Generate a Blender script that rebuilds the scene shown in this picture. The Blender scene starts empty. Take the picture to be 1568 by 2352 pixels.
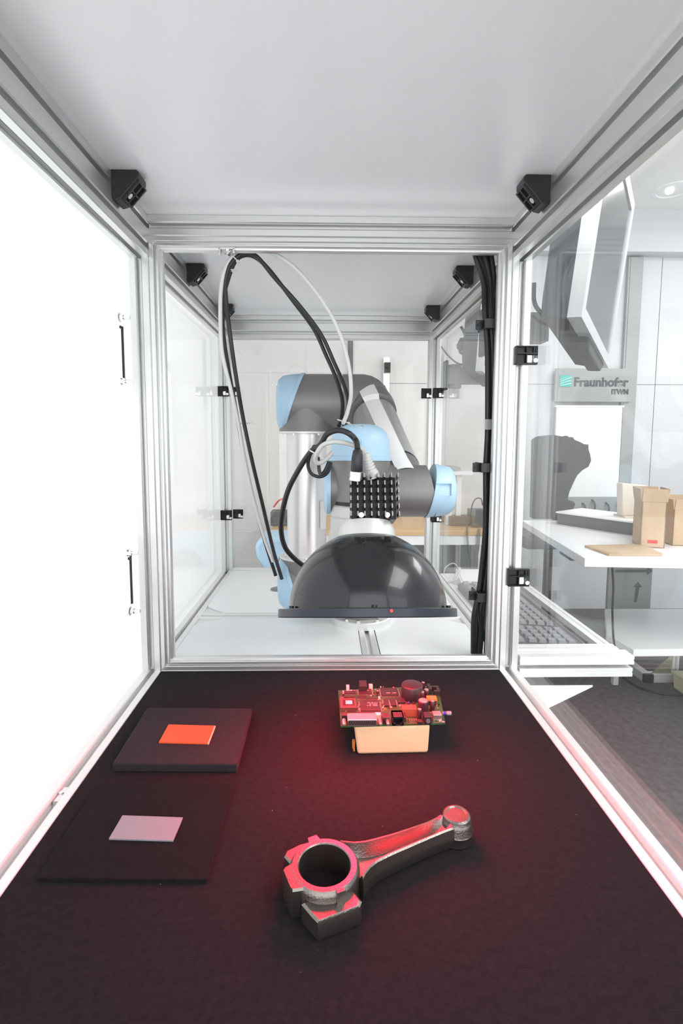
import bpy, bmesh, math, random
import numpy as np
from mathutils import Vector, Matrix
random.seed(7)
SC = bpy.context.scene
COL = SC.collection
# ------------------------------------------------------------------ camera
CF, CCX, CCY, CP, CYW, CR = 1180.0, 772.4, 1117.1, 0.0947, 0.0178, 0.0026
CPOS = np.array([-0.0068, -0.8772, 0.4111])
_f = np.array([math.sin(CYW)*math.cos(CP), math.cos(CYW)*math.cos(CP), -math.sin(CP)])
_r = np.array([math.cos(CYW), -math.sin(CYW), 0.0]); _u = np.cross(_r, _f)
_ri = math.cos(CR)*_r + math.sin(CR)*_u; _up = math.cos(CR)*_u - math.sin(CR)*_r
cam_d = bpy.data.cameras.new('camera'); cam = bpy.data.objects.new('camera', cam_d); COL.objects.link(cam)
cam_d.sensor_fit = 'VERTICAL'; cam_d.sensor_height = 36.0; cam_d.lens = CF/2352*36
cam_d.shift_x = (784-CCX)/2352; cam_d.shift_y = (CCY-1176)/2352
cam_d.clip_start = 0.01
M = Matrix.Identity(4)
for i in range(3):
    M[i][0] = _ri[i]; M[i][1] = _up[i]; M[i][2] = -_f[i]; M[i][3] = CPOS[i]
cam.matrix_world = M
SC.camera = cam

def at(px, py, x=None, y=None, z=None):
    """point of the place that the photograph shows at (px,py), on a given plane"""
    d = _f + _ri*(px-CCX)/CF - _up*(py-CCY)/CF
    if z is not None: t = (z-CPOS[2])/d[2]
    elif y is not None: t = (y-CPOS[1])/d[1]
    else: t = (x-CPOS[0])/d[0]
    return Vector(CPOS+t*d)

# ------------------------------------------------------------------ light
SC.view_settings.view_transform = 'Standard'; SC.view_settings.look = 'None'
SC.view_settings.exposure = 1.05; SC.view_settings.gamma = 1.0; SC.view_settings.use_curve_mapping = False
W = bpy.data.worlds.new('world'); SC.world = W; W.use_nodes = True
W.node_tree.nodes['Background'].inputs[0].default_value = (0.97, 0.985, 1.0, 1)
W.node_tree.nodes['Background'].inputs[1].default_value = 1.45

def area(name, loc, rot, sx, sy, power, color=(1, 1, 1), shape='RECTANGLE'):
    l = bpy.data.lights.new(name, 'AREA'); l.energy = power; l.color = color; l.shape = shape
    l.size = sx; l.size_y = sy
    o = bpy.data.objects.new(name, l); o.location = loc; o.rotation_euler = rot; COL.objects.link(o); return o
area('ceiling_fill_front', (1.3, -0.9, 1.80), (0, 0, 0), 1.2, 1.2, 22, (1, 0.985, 0.96))  # unseen area lamp added below the ceiling for general room light
area('ceiling_fill_right', (2.6, 1.2, 1.80), (0, 0, 0), 1.0, 1.0, 19, (1, 0.985, 0.96))  # unseen lamp, added as fill that also reaches the rear cell floor

# ------------------------------------------------------------------ materials
MATS = {}
def mat(name, col, rough=0.5, metal=0.0, noise=None, bump=None, coat=0.0, spec=None, emit=None, sheen=0.0, trans=0.0):
    m = bpy.data.materials.new(name); m.use_nodes = True; nt = m.node_tree; b = nt.nodes['Principled BSDF']
    b.inputs['Base Color'].default_value = (*col, 1); b.inputs['Roughness'].default_value = rough
    b.inputs['Metallic'].default_value = metal; b.inputs['Coat Weight'].default_value = coat
    b.inputs['Sheen Weight'].default_value = sheen
    if trans: b.inputs['Transmission Weight'].default_value = trans
    if spec is not None: b.inputs['Specular IOR Level'].default_value = spec
    if emit:
        b.inputs['Emission Color'].default_value = (*emit[0], 1); b.inputs['Emission Strength'].default_value = emit[1]
    tc = nt.nodes.new('ShaderNodeTexCoord')
    if noise:
        sc, col2, amt = noise[:3]
        n = nt.nodes.new('ShaderNodeTexNoise'); n.inputs['Scale'].default_value = sc; n.inputs['Detail'].default_value = 5
        mp = nt.nodes.new('ShaderNodeMapping')
        if len(noise) > 3: mp.inputs['Scale'].default_value = noise[3]
        nt.links.new(tc.outputs['Object'], mp.inputs[0]); nt.links.new(mp.outputs[0], n.inputs['Vector'])
        r = nt.nodes.new('ShaderNodeValToRGB'); r.color_ramp.elements[0].position = 0.5-amt; r.color_ramp.elements[1].position = 0.5+amt
        r.color_ramp.elements[0].color = (*col, 1); r.color_ramp.elements[1].color = (*col2, 1)
        nt.links.new(n.outputs['Fac'], r.inputs[0]); nt.links.new(r.outputs[0], b.inputs['Base Color'])
    if bump:
        n = nt.nodes.new('ShaderNodeTexNoise'); n.inputs['Scale'].default_value = bump[0]; n.inputs['Detail'].default_value = 3
        mp = nt.nodes.new('ShaderNodeMapping')
        if len(bump) > 2: mp.inputs['Scale'].default_value = bump[2]
        nt.links.new(tc.outputs['Object'], mp.inputs[0]); nt.links.new(mp.outputs[0], n.inputs['Vector'])
        bp = nt.nodes.new('ShaderNodeBump'); bp.inputs['Strength'].default_value = bump[1]; bp.inputs['Distance'].default_value = 0.001
        nt.links.new(n.outputs['Fac'], bp.inputs['Height']); nt.links.new(bp.outputs[0], b.inputs['Normal'])
    MATS[name] = m; return m

ALU = mat('anodised_aluminium', (0.74, 0.745, 0.74), 0.34, 0.8)
ALU_BAR = mat('satin_aluminium_rail', (0.86, 0.865, 0.86), 0.42, 0.55)
SLOT = mat('mid_grey_metal', (0.30, 0.31, 0.31), 0.5, 0.7)  # plain grey metal of the fin ends and the floor grommet
TUBE = mat('brushed_tube', (0.74, 0.73, 0.725), 0.33, 0.75)
STEEL = mat('bright_steel', (0.80, 0.80, 0.80), 0.2, 1.0)
BLACKP = mat('black_plastic', (0.018, 0.018, 0.022), 0.38)
BLACKM = mat('black_anodised', (0.012, 0.012, 0.013), 0.33, 0.3)
DOME = mat('black_spun_dome', (0.028, 0.028, 0.032), 0.27, 0.65, coat=0.35)
RIM = mat('dark_rim', (0.025, 0.028, 0.04), 0.32, 0.3)
WHITEP = mat('white_laminate', (0.90, 0.91, 0.92), 0.28)
ROOF = mat('white_roof_panel', (0.88, 0.885, 0.90), 0.22)
GREYROB = mat('grey_casting', (0.22, 0.215, 0.208), 0.42, 0.35, bump=(900, 0.25))
GREYLT = mat('light_grey_adapter', (0.62, 0.62, 0.60), 0.4, 0.4)
BLUE = mat('light_blue_cover', (0.42, 0.62, 0.78), 0.35)
TAPE = mat('white_tape', (0.86, 0.86, 0.86), 0.7, bump=(1200, 0.3))
CBL = mat('black_cable', (0.02, 0.02, 0.022), 0.42)
CBW = mat('white_cable', (0.72, 0.72, 0.70), 0.4)
CBG = mat('grey_cable', (0.55, 0.55, 0.54), 0.4)
ORANGE = mat('orange_leather', (0.75, 0.10, 0.025), 0.55, bump=(700, 0.6))
ORANGE_E = mat('cream_leather_edge', (0.75, 0.55, 0.38), 0.8)
GREYCARD = mat('grey_card', (0.24, 0.23, 0.27), 0.4)
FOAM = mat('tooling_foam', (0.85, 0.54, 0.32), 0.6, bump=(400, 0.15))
ROD = mat('forged_steel', (0.21, 0.185, 0.17), 0.30, 0.92, bump=(600, 0.3))
PCBG = mat('board_green', (0.015, 0.13, 0.03), 0.35, noise=(260, (0.03, 0.05, 0.02), 0.12))
CHIP = mat('chip_black', (0.022, 0.02, 0.02), 0.4)
CERAM = mat('ceramic_brown', (0.12, 0.06, 0.05), 0.45)
TIN = mat('tinned', (0.62, 0.58, 0.56), 0.3, 0.9)
CAPM = mat('capacitor_sleeve', (0.05, 0.02, 0.03), 0.3)
COMPO = mat('orange_part', (0.75, 0.22, 0.05), 0.45)
COMPW = mat('cream_part', (0.75, 0.66, 0.55), 0.45)
TRAFO = mat('red_brown_block', (0.30, 0.07, 0.04), 0.4)
COMPB = mat('blue_part', (0.03, 0.06, 0.35), 0.4)
WALLM = mat('white_wall_paint', (0.70, 0.695, 0.68), 0.8, bump=(60, 0.15))
WALLG = mat('grey_wall_paint', (0.62, 0.64, 0.66), 0.8)
CEILM = mat('ceiling_paint', (0.92, 0.92, 0.91), 0.85)
WOOD = mat('beech_top', (0.62, 0.40, 0.20), 0.5, noise=(6, (0.70, 0.48, 0.26), 0.2, (1, 8, 8)))
CARD = mat('cardboard', (0.52, 0.38, 0.25), 0.8, noise=(8, (0.58, 0.43, 0.29), 0.2))
CARDD = mat('cardboard_inside', (0.36, 0.25, 0.16), 0.8)
SIGNG = mat('sign_grey', (0.36, 0.375, 0.375), 0.6)
SIGNT = mat('sign_text', (0.10, 0.11, 0.12), 0.6)
SIGNB = mat('sign_teal', (0.05, 0.52, 0.46), 0.6)
SIGNW = mat('sign_white', (0.85, 0.9, 0.88), 0.6)
CHAIR = mat('grey_mesh_fabric', (0.075, 0.078, 0.085), 0.8)
MONG = mat('monitor_housing', (0.07, 0.075, 0.085), 0.45, 0.2)
MONS = mat('monitor_bezel', (0.72, 0.73, 0.74), 0.35, 0.6)
SCREEN = mat('monitor_glass', (0.10, 0.105, 0.11), 0.12)
KEYM = mat('grey_keys', (0.23, 0.235, 0.25), 0.4)
KEYB = mat('keyboard_body', (0.05, 0.05, 0.055), 0.45)
PAPER = mat('white_paper', (0.82, 0.82, 0.82), 0.8)
DARKG = mat('dark_grey_box', (0.12, 0.125, 0.13), 0.5)
BEIGE = mat('beige_plastic', (0.62, 0.60, 0.42), 0.6)
REDP = mat('red_plastic', (0.6, 0.03, 0.03), 0.4)
LED = mat('red_indicator', (0.6, 0.0, 0.0), 0.3, emit=((1, 0.02, 0.02), 2.0))
LAMPM = mat('downlight_glass', (0.9, 0.9, 0.9), 0.3, emit=((1, 0.98, 0.9), 1.6))
CHROME = mat('chrome_bolt', (0.85, 0.85, 0.85), 0.12, 1.0)
CARPET = mat('grey_carpet', (0.075, 0.078, 0.08), 0.95, noise=(45, (0.135, 0.14, 0.142), 0.22), bump=(400, 0.8))

def felt(name, c0, c1, speck=0.012):
    m = mat(name, c0, 0.95, spec=0.08, noise=(160, c1, 0.25), bump=(900, 0.6), sheen=0.04)
    nt = m.node_tree; b = nt.nodes['Principled BSDF']
    src = b.inputs['Base Color'].links[0].from_socket
    v = nt.nodes.new('ShaderNodeTexVoronoi'); v.inputs['Scale'].default_value = 75
    tc = nt.nodes.new('ShaderNodeTexCoord'); nt.links.new(tc.outputs['Object'], v.inputs['Vector'])
    lt = nt.nodes.new('ShaderNodeMath'); lt.operation = 'LESS_THAN'; lt.inputs[1].default_value = 0.035
    nt.links.new(v.outputs['Distance'], lt.inputs[0])
    v2 = nt.nodes.new('ShaderNodeSeparateColor'); nt.links.new(v.outputs['Color'], v2.inputs[0])
    gt = nt.nodes.new('ShaderNodeMath'); gt.operation = 'GREATER_THAN'; gt.inputs[1].default_value = 1-speck*8
    nt.links.new(v2.outputs[0], gt.inputs[0])
    mu = nt.nodes.new('ShaderNodeMath'); mu.operation = 'MULTIPLY'; nt.links.new(lt.outputs[0], mu.inputs[0]); nt.links.new(gt.outputs[0], mu.inputs[1])
    mx = nt.nodes.new('ShaderNodeMix'); mx.data_type = 'RGBA'
    nt.links.new(mu.outputs[0], mx.inputs['Factor']); nt.links.new(src, mx.inputs['A']); mx.inputs['B'].default_value = (0.45, 0.38, 0.38, 1)
    nt.links.new(mx.outputs['Result'], b.inputs['Base Color'])
    return m
FELT = felt('black_felt', (0.0085, 0.0066, 0.0086), (0.0165, 0.0125, 0.0160))
FELTP = felt('charcoal_felt', (0.026, 0.021, 0.026), (0.034, 0.028, 0.034), 0.004)
FELTD = felt('deep_black_felt', (0.006, 0.0055, 0.0065), (0.010, 0.009, 0.0105), 0.003)

def glassmat(name, tint, dust):
    m = bpy.data.materials.new(name); m.use_nodes = True; nt = m.node_tree; nt.nodes.clear(); N = nt.nodes.new; L = nt.links.new
    out = N('ShaderNodeOutputMaterial'); tr = N('ShaderNodeBsdfTransparent'); gl = N('ShaderNodeBsdfGlossy'); df = N('ShaderNodeBsdfDiffuse')
    tr.inputs[0].default_value = (*tint, 1); gl.inputs['Roughness'].default_value = 0.0; df.inputs[0].default_value = (0.8, 0.8, 0.8, 1)
    geo = N('ShaderNodeNewGeometry'); mr = N('ShaderNodeMapRange'); mr.inputs['To Min'].default_value = 1.49; mr.inputs['To Max'].default_value = 1/1.49
    L(geo.outputs['Backfacing'], mr.inputs['Value'])
    fr = N('ShaderNodeFresnel'); L(mr.outputs[0], fr.inputs['IOR'])
    fm_ = N('ShaderNodeMath'); fm_.operation = 'MULTIPLY'; fm_.use_clamp = True; fm_.inputs[1].default_value = 1.0 if dust else 1.0; L(fr.outputs[0], fm_.inputs[0])
    mx = N('ShaderNodeMixShader'); L(fm_.outputs[0], mx.inputs[0]); L(tr.outputs[0], mx.inputs[1]); L(gl.outputs[0], mx.inputs[2])
    if dust:
        tc = N('ShaderNodeTexCoord'); v = N('ShaderNodeTexVoronoi'); v.inputs['Scale'].default_value = 60; L(tc.outputs['Object'], v.inputs['Vector'])
        lt = N('ShaderNodeMath'); lt.operation = 'LESS_THAN'; lt.inputs[1].default_value = 0.028; L(v.outputs['Distance'], lt.inputs[0])
        m2 = N('ShaderNodeMath'); m2.operation = 'MULTIPLY_ADD'; m2.inputs[1].default_value = 0.35; m2.inputs[2].default_value = dust; L(lt.outputs[0], m2.inputs[0])
        mm = N('ShaderNodeMixShader'); L(m2.outputs[0], mm.inputs[0]); L(mx.outputs[0], mm.inputs[1]); L(df.outputs[0], mm.inputs[2]); L(mm.outputs[0], out.inputs[0])
    else: L(mx.outputs[0], out.inputs[0])
    return m
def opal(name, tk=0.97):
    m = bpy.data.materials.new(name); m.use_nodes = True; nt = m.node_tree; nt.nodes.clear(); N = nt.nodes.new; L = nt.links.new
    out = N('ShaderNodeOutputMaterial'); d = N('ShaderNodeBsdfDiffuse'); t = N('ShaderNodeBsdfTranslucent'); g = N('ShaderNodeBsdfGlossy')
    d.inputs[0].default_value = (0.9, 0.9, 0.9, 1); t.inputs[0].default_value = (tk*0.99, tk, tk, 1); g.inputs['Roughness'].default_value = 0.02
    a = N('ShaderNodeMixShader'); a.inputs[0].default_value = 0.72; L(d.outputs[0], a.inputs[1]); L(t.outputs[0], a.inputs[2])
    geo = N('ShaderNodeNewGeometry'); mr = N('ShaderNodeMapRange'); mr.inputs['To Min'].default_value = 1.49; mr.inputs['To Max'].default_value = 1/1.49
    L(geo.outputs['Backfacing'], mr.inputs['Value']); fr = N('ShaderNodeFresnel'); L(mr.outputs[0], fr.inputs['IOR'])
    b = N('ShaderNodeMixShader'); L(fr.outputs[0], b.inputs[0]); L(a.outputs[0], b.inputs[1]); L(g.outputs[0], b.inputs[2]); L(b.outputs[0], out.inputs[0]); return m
OPAL = opal('glare_white_acrylic'); OPAL2 = opal('glare_white_acrylic_dim', 0.82)  # milky stand-in for the white glare beyond; second copy dimmed for the rear pane
GLASS = glassmat('clear_acrylic', (0.99, 0.99, 0.99), 0.0)
GLASSD = glassmat('dusty_acrylic', (0.985, 0.99, 0.99), 0.022)

# ------------------------------------------------------------------ mesh builder
class MB:
    def __init__(s): s.v = []; s.f = []
    def add(s, vs, fs):
        o = len(s.v); s.v += [Vector(p) for p in vs]; s.f += [tuple(i+o for i in f) for f in fs]; return s
    def box(s, a, b, mtx=None):
        x0, y0, z0 = a; x1, y1, z1 = b
        vs = [Vector(p) for p in ((x0,y0,z0),(x1,y0,z0),(x1,y1,z0),(x0,y1,z0),(x0,y0,z1),(x1,y0,z1),(x1,y1,z1),(x0,y1,z1))]
        if mtx: vs = [mtx@p for p in vs]
        return s.add(vs, [(0,3,2,1),(4,5,6,7),(0,1,5,4),(1,2,6,5),(2,3,7,6),(3,0,4,7)])
    def rings(s, rings, close0=True, close1=True):
        n = len(rings[0]); vs = [p for r in rings for p in r]; fs = []
        for k in range(len(rings)-1):
            for i in range(n):
                j = (i+1) % n; fs.append((k*n+i, k*n+j, (k+1)*n+j, (k+1)*n+i))
        if close0: fs.append(tuple(range(n-1, -1, -1)))
        if close1: fs.append(tuple((len(rings)-1)*n+i for i in range(n)))
        return s.add(vs, fs)
    def lathe(s, o, ax, prof, n=32, up=None, slant=0.0):
        """prof: (t, r) or (t, r, slantfactor) along axis ax from o"""
        o = Vector(o); ax = Vector(ax).normalized()
        h = Vector(up) if up else (Vector((0,0,1)) if abs(ax.z) < 0.9 else Vector((1,0,0)))
        u = (h-ax*h.dot(ax)).normalized(); w = ax.cross(u)
        R = []
        for p in prof:
            t, r = p[0], p[1]; k = p[2] if len(p) > 2 else 0.0
            R.append([o+ax*(t+k*math.cos(2*math.pi*i/n)*r)+u*(r*math.cos(2*math.pi*i/n))+w*(r*math.sin(2*math.pi*i/n)) for i in range(n)])
        return s.rings(R)
    def cyl(s, a, b, r, r2=None, n=20):
        a = Vector(a); b = Vector(b); L = (b-a).length
        return s.lathe(a, b-a, [(0, r), (L, r if r2 is None else r2)], n)
    def tube(s, pts, r, n=10):
        P = [Vector(p) for p in pts]; R = []; prev = None
        for i, p in enumerate(P):
            t = (P[min(i+1, len(P)-1)]-P[max(i-1, 0)]).normalized()
            if prev is None:
                h = Vector((0,0,1)) if abs(t.z) < 0.9 else Vector((1,0,0)); u = (h-t*h.dot(t)).normalized()
            else: u = (prev-t*prev.dot(t)).normalized()
            prev = u; w = t.cross(u)
            R.append([p+u*(r*math.cos(2*math.pi*k/n))+w*(r*math.sin(2*math.pi*k/n)) for k in range(n)])
        return s.rings(R)
    def prism(s, poly, fn0, fn1):
        n = len(poly); return s.rings([[fn0(*p) for p in poly], [fn1(*p) for p in poly]])
    def prismz(s, poly, z0, z1):
        return s.prism(poly, lambda x, y: Vector((x, y, z0)), lambda x, y: Vector((x, y, z1)))
def spline(pts, sub=8):
    P = [Vector(p) for p in pts]; P = [P[0]*2-P[1]]+P+[P[-1]*2-P[-2]]; out = []
    for i in range(1, len(P)-2):
        for k in range(sub):
            t = k/sub; a, b, c, d = P[i-1], P[i], P[i+1], P[i+2]
            out.append(0.5*((2*b)+(c-a)*t+(2*a-5*b+4*c-d)*t*t+(3*b-3*c+d-a)*t*t*t))
    out.append(P[-2]); return out

def wloc(o):
    v = Vector((0,0,0))
    while o: v += o.location; o = o.parent
    return v
def obj(name, mb, m, parent=None, label=None, smooth=None, bevel=0.0, kind=None, fix=True):
    off = wloc(parent) if parent else Vector((0,0,0))
    me = bpy.data.meshes.new(name); me.from_pydata([tuple(p-off) for p in mb.v], [], mb.f); me.update()
    if fix:
        b = bmesh.new(); b.from_mesh(me); bmesh.ops.recalc_face_normals(b, faces=b.faces); b.to_mesh(me); b.free()
    me.materials.append(m)
    if smooth:
        me.shade_smooth(); me.set_sharp_from_angle(angle=math.radians(smooth))
    o = bpy.data.objects.new(name, me); COL.objects.link(o)
    if parent: o.parent = parent
    if bevel:
        bv = o.modifiers.new('bevel', 'BEVEL'); bv.width = bevel; bv.segments = 2; bv.limit_method = 'ANGLE'; bv.angle_limit = math.radians(40)
    if label: o['label'] = label
    if kind: o['kind'] = kind
    return o
def thing(name, label, cat, loc=(0,0,0), group=None):
    o = bpy.data.objects.new(name, None); COL.objects.link(o); o.location = loc; o.empty_display_size = 0.02
    o['label'] = label; o['category'] = cat
    if group: o['group'] = group
    return o
def tag(o, label, cat, group=None):
    o['label'] = label; o['category'] = cat
    if group: o['group'] = group
    return o
def struct(name, mb, m, parent=None, **k):
    o = obj(name, mb, m, parent, **k); o['kind'] = 'structure'; return o
def inst(src, name, parent, mtx):
    o = bpy.data.objects.new(name, src.data); COL.objects.link(o); o.parent = parent
    o.matrix_local = mtx
    for md in src.modifiers:
        n = o.modifiers.new(md.name, md.type); n.width = md.width; n.segments = md.segments; n.limit_method = md.limit_method; n.angle_limit = md.angle_limit
    return o

# ------------------------------------------------------------------ slotted aluminium profile
Q = 0.0333
def slot_outline(nw, nh):
    """outline of an nw x nh module T-slot section, origin at lower-left corner"""
    def side(n, f):
        pts = []
        for k in range(n):
            c = (k+0.5)*Q
            for d, z in ((-0.0058,0),(-0.0042,0.0016),(-0.0042,0.004),(-0.0075,0.004),(-0.0050,0.0095),(0.0050,0.0095),(0.0075,0.004),(0.0042,0.004),(0.0042,0.0016),(0.0058,0)):
                pts.append(f(c+d, z))
        return pts
    Wd, H, r = nw*Q, nh*Q, 0.0012
    o = [(r,0)]+side(nw, lambda t, z: (t, z))+[(Wd-r,0),(Wd,r)]+side(nh, lambda t, z: (Wd-z, t))+[(Wd,H-r),(Wd-r,H)]
    o += side(nw, lambda t, z: (Wd-t, H-z))+[(r,H),(0,H-r)]+side(nh, lambda t, z: (z, H-t))+[(0,r)]
    return o
def profile(axis, a0, a1, p, q, nw=1, nh=1):
    """axis 'x','y','z'; section from lower-left corner (p,q) in the other two axes (in cyclic-free order x<y<z)"""
    out = slot_outline(nw, nh)
    def pt(t):
        def f(u, w):
            if axis == 'x': return Vector((t, p+u, q+w))
            if axis == 'y': return Vector((p+u, t, q+w))
            return Vector((p+u, q+w, t))
        return f
    m = MB(); m.rings([[pt(a0)(*c) for c in out], [pt(a1)(*c) for c in out]]); return m

# ================================================================== ROOM SHELL
ZF, ZC, YB, XL, XR = -0.78, 1.86, 2.6, -1.55, 3.3
struct('floor', MB().box((XL-0.2, -2.4, ZF-0.05), (XR+0.2, YB+0.2, ZF)), CARPET)
struct('ceiling', MB().box((XL-0.2, -2.4, ZC), (XR+0.2, YB+0.2, ZC+0.05)), CEILM)
wb = struct('wall_back', MB().box((XL-0.2, YB+0.012, ZF), (XR+0.2, YB+0.15, ZC)), WALLM)
# painted block courses on the left half, smooth boards on the right half
bw, bh, jt = 0.50, 0.27, 0.0022
first = None
row = 0; z = ZF
while z < ZC-0.01:
    x = XL-0.1 - (bw/2 if row % 2 else 0)
    while x < 0.10:
        x1 = min(x+bw, 0.13); z1 = min(z+bh, ZC)
        obj('wall_block', MB().box((x+jt/2, YB+0.0095, z+jt/2), (x1-jt/2, YB+0.012, z1-jt/2)), WALLM, wb)
        x += bw
    z += bh; row += 1
for i, (xa, xb) in enumerate([(0.16, 1.28), (1.285, 2.2), (2.205, XR+0.1)]):
    for (za, zb) in [(ZF, 0.77), (0.774, ZC-0.26)]:
        obj('wall_panel', MB().box((xa, YB, za), (xb, YB+0.012, zb)), WALLM if xa < 1.2 else WALLG, wb)
obj('wall_band', MB().box((0.16, YB-0.10, 1.60), (XR+0.1, YB+0.012, ZC)), WALLG, wb)
struct('wall_right', MB().box((XR, -2.4, ZF), (XR+0.1, YB, ZC)), WALLG)
# left wall: window open to daylight, rear part closed to dim the back wall
struct('wall_left', MB().box((XL-0.1, -2.4, ZF), (XL, YB, ZF+0.45)).box((XL-0.1, 0.95, ZF+0.45), (XL, YB, ZC-0.12)), WALLM)
struct('trim_1', MB().box((XL-0.1, -2.4, ZC-0.12), (XL, YB, ZC)), WALLM)
wn = struct('window_1', MB().box((XL-0.06, -2.4, ZF+0.45), (XL-0.02, 0.95, ZF+0.49)).box((XL-0.06, -2.4, ZC-0.16), (XL-0.02, 0.95, ZC-0.12))
            .box((XL-0.06, 0.40, ZF+0.49), (XL-0.02, 0.44, ZC-0.16)).box((XL-0.06, -1.2, ZF+0.49), (XL-0.02, -1.16, ZC-0.16)), PAPER)
obj('pane', MB().box((XL-0.042, -2.4, ZF+0.49), (XL-0.038, 0.95, ZC-0.16)), GLASS, wn)
# dark upright strip on the back wall and the aluminium rod
o = obj('wall_strip', MB().box((0.135, YB-0.02, 0.60), (0.158, YB-0.002, 1.3)).box((0.131, YB-0.004, 0.60), (0.162, YB, 1.3)), DARKG); tag(o, 'dark narrow strip fixed upright on the rear wall, above the robot elbow', 'strip')
p0 = at(887, 822, y=YB-0.03)
t = thing('wall_rod', 'upright aluminium rod with a dark clamp, standing against the rear wall', 'rod', (p0.x, YB-0.03, 0.25))
obj('rod', MB().box((p0.x-0.02, YB-0.05, 0.1), (p0.x+0.02, YB-0.012, p0.z)).box((p0.x-0.006, YB-0.055, 0.1), (p0.x+0.006, YB-0.05, p0.z)), ALU_BAR, t)
obj('clamp', MB().box((p0.x-0.017, YB-0.075, p0.z-0.10), (p0.x+0.023, YB-0.05, p0.z-0.035)).cyl((p0.x, YB-0.09, p0.z-0.06), (p0.x, YB-0.07, p0.z-0.06), 0.014), BLACKM, t)

# ================================================================== BOOTH
booth = thing('inspection_booth', 'aluminium profile booth with clear side panes, white roof and a framed opening', 'booth', (0, 0, ZF))
HX, YF, YR, ZT, ZBB = 0.3, -0.80, 0.69, 0.7717, 0.7717-2*Q
def bp(name, mb, m=ALU, label=None, **k): return obj(name, mb, m, booth, label, **k)
for sx in (-1, 1):
    x0 = -HX-Q if sx < 0 else HX
    for (q, za, zb) in ((YF-Q, ZF+0.02, ZT), (0.0, 0.0, ZBB), (YR, ZF+0.02, ZT)):
        bp('post', profile('z', za, zb, x0, q))
    bp('leg', profile('z', ZF+0.02, -Q, x0, 0.0))
    bp('roof_beam', profile('y', YF, 0.0333, x0, ZBB, 1, 2))
    bp('roof_beam', profile('y', 0.0336, YR, x0, ZBB, 1, 2))
    bp('floor_rail', profile('y', YF, 0.0, x0, -Q), ALU_BAR)
    bp('floor_rail', profile('y', 0.0, YR, x0, -Q), ALU_BAR)
    xo = sx*(HX+Q)
    for (ya, yb_) in ((YF-Q, 0.012), (0.022, YR+Q)):
        if sx > 0: bp('side_pane', MB().box((xo, ya, -Q*0.6), (xo+0.004, yb_, ZBB+0.012)), GLASSD)
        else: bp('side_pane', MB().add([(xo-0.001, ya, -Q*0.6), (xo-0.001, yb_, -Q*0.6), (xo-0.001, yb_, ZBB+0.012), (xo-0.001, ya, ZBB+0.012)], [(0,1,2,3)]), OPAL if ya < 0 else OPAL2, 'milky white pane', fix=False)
for q in (YF-Q, YR):
    bp('cross_beam', profile('x', -HX, HX, q, ZBB, 1, 2))
    bp('lower_cross_rail', profile('x', -HX, HX, q, -Q))
bp('cross_beam', profile('x', -HX, HX, 0.0, ZT-Q))
bp('lower_cross_rail', profile('x', -HX, HX, 0.0, -Q))
bp('rear_pane', MB().box((-HX-Q, YR+Q, -Q*0.6), (HX+Q, YR+Q+0.004, ZBB+0.012)), GLASS)
bp('rear_sill', MB().box((-HX, YR, 0.0), (HX, YR+0.012, 0.006)), ALU_BAR)
bp('roof_panel', MB().box((-HX-0.02, YF-0.02, ZT), (HX+0.02, 0.016, ZT+0.005)), ROOF)
bp('roof_panel', MB().box((-HX-0.02, 0.018, ZT), (HX+0.02, YR+0.02, ZT+0.005)), ROOF)
# mitred frame in the opening: section (inward u, depth v)
FW = 0.0210
sec = [(0,0.0005),(0.0010,0),(0.0070,0.0),(0.0080,0.001),(0.0083,0.0055),(0.0108,0.0055),(0.0110,0.001),(0.0120,0.0),(0.0150,0.0),(0.0160,0.001),(0.0165,0.006),(0.0195,0.0065),(FW,0.008),(FW,0.016),(0,0.016)]
XO, Z0, Z1 = HX, 0.0, ZT-Q
def corner(cx, cz, u, v): return Vector((cx*(XO-u), 0.0015+v, (Z0+u) if cz < 0 else (Z1-u)))
for c0, c1 in (((-1,-1),(1,-1)),((1,-1),(1,1)),((1,1),(-1,1)),((-1,1),(-1,-1))):
    m = MB(); m.rings([[corner(*c0, u, v) for u, v in sec], [corner(*c1, u, v) for u, v in sec]])
    bp('frame_rail', m, ALU)
# rear cell floor
yb0, yb1 = 0.268, 0.268+Q
bp('floor_crossbar', profile('x', -HX, HX, yb0, -Q), ALU_BAR)
bp('floor_centre_rail', profile('y', Q, yb0, 0.0605, -Q), ALU_BAR)
c = 0.055
def quadp(poly, z0=-0.004, z1=0.0): return MB().prismz(poly, z0, z1)
xl, xr = -HX+0.001, HX-0.001
bp('floor_panel', quadp([(xl, Q+0.001), (0.038, Q+0.001), (0.059, Q+0.026), (0.059, yb0-0.002), (xl+c, yb0-0.002), (xl, yb0-0.045)]), WHITEP)
bp('floor_panel', quadp([(0.115, Q+0.001), (xr, Q+0.001), (xr, yb0-0.045), (xr-c, yb0-0.002), (0.0955, yb0-0.002), (0.0955, Q+0.022)]), WHITEP)
bp('floor_panel', quadp([(xl+c, yb1+0.002), (xr-c, yb1+0.002), (xr, yb1+0.052), (xr, YR-0.001), (xl, YR-0.001), (xl, yb1+0.052)]), WHITEP)
for sx in (-1, 1):
    for ya, d in ((yb0, -1), (yb1, 1)):
        poly = [(sx*HX, ya), (sx*(HX-c-0.01), ya), (sx*HX, ya+d*0.058)]
        bp('corner_plate', quadp(poly, -0.008, -0.0045), ALU_BAR)
for sg_, x_ in ((-1, 0.0600), (1, 0.0945)):
    bp('corner_plate', quadp([(x_, Q+0.0005), (x_+sg_*0.024, Q+0.0005), (x_, Q+0.030)], -0.008, -0.0045), ALU_BAR)
bp('table_board', MB().box((-HX, YF, -0.012), (HX, 0.0, -0.0035)), WHITEP)
bp('under_board', MB().box((-HX, Q, -0.02), (HX, YR, -0.0085)), WHITEP)

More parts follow.
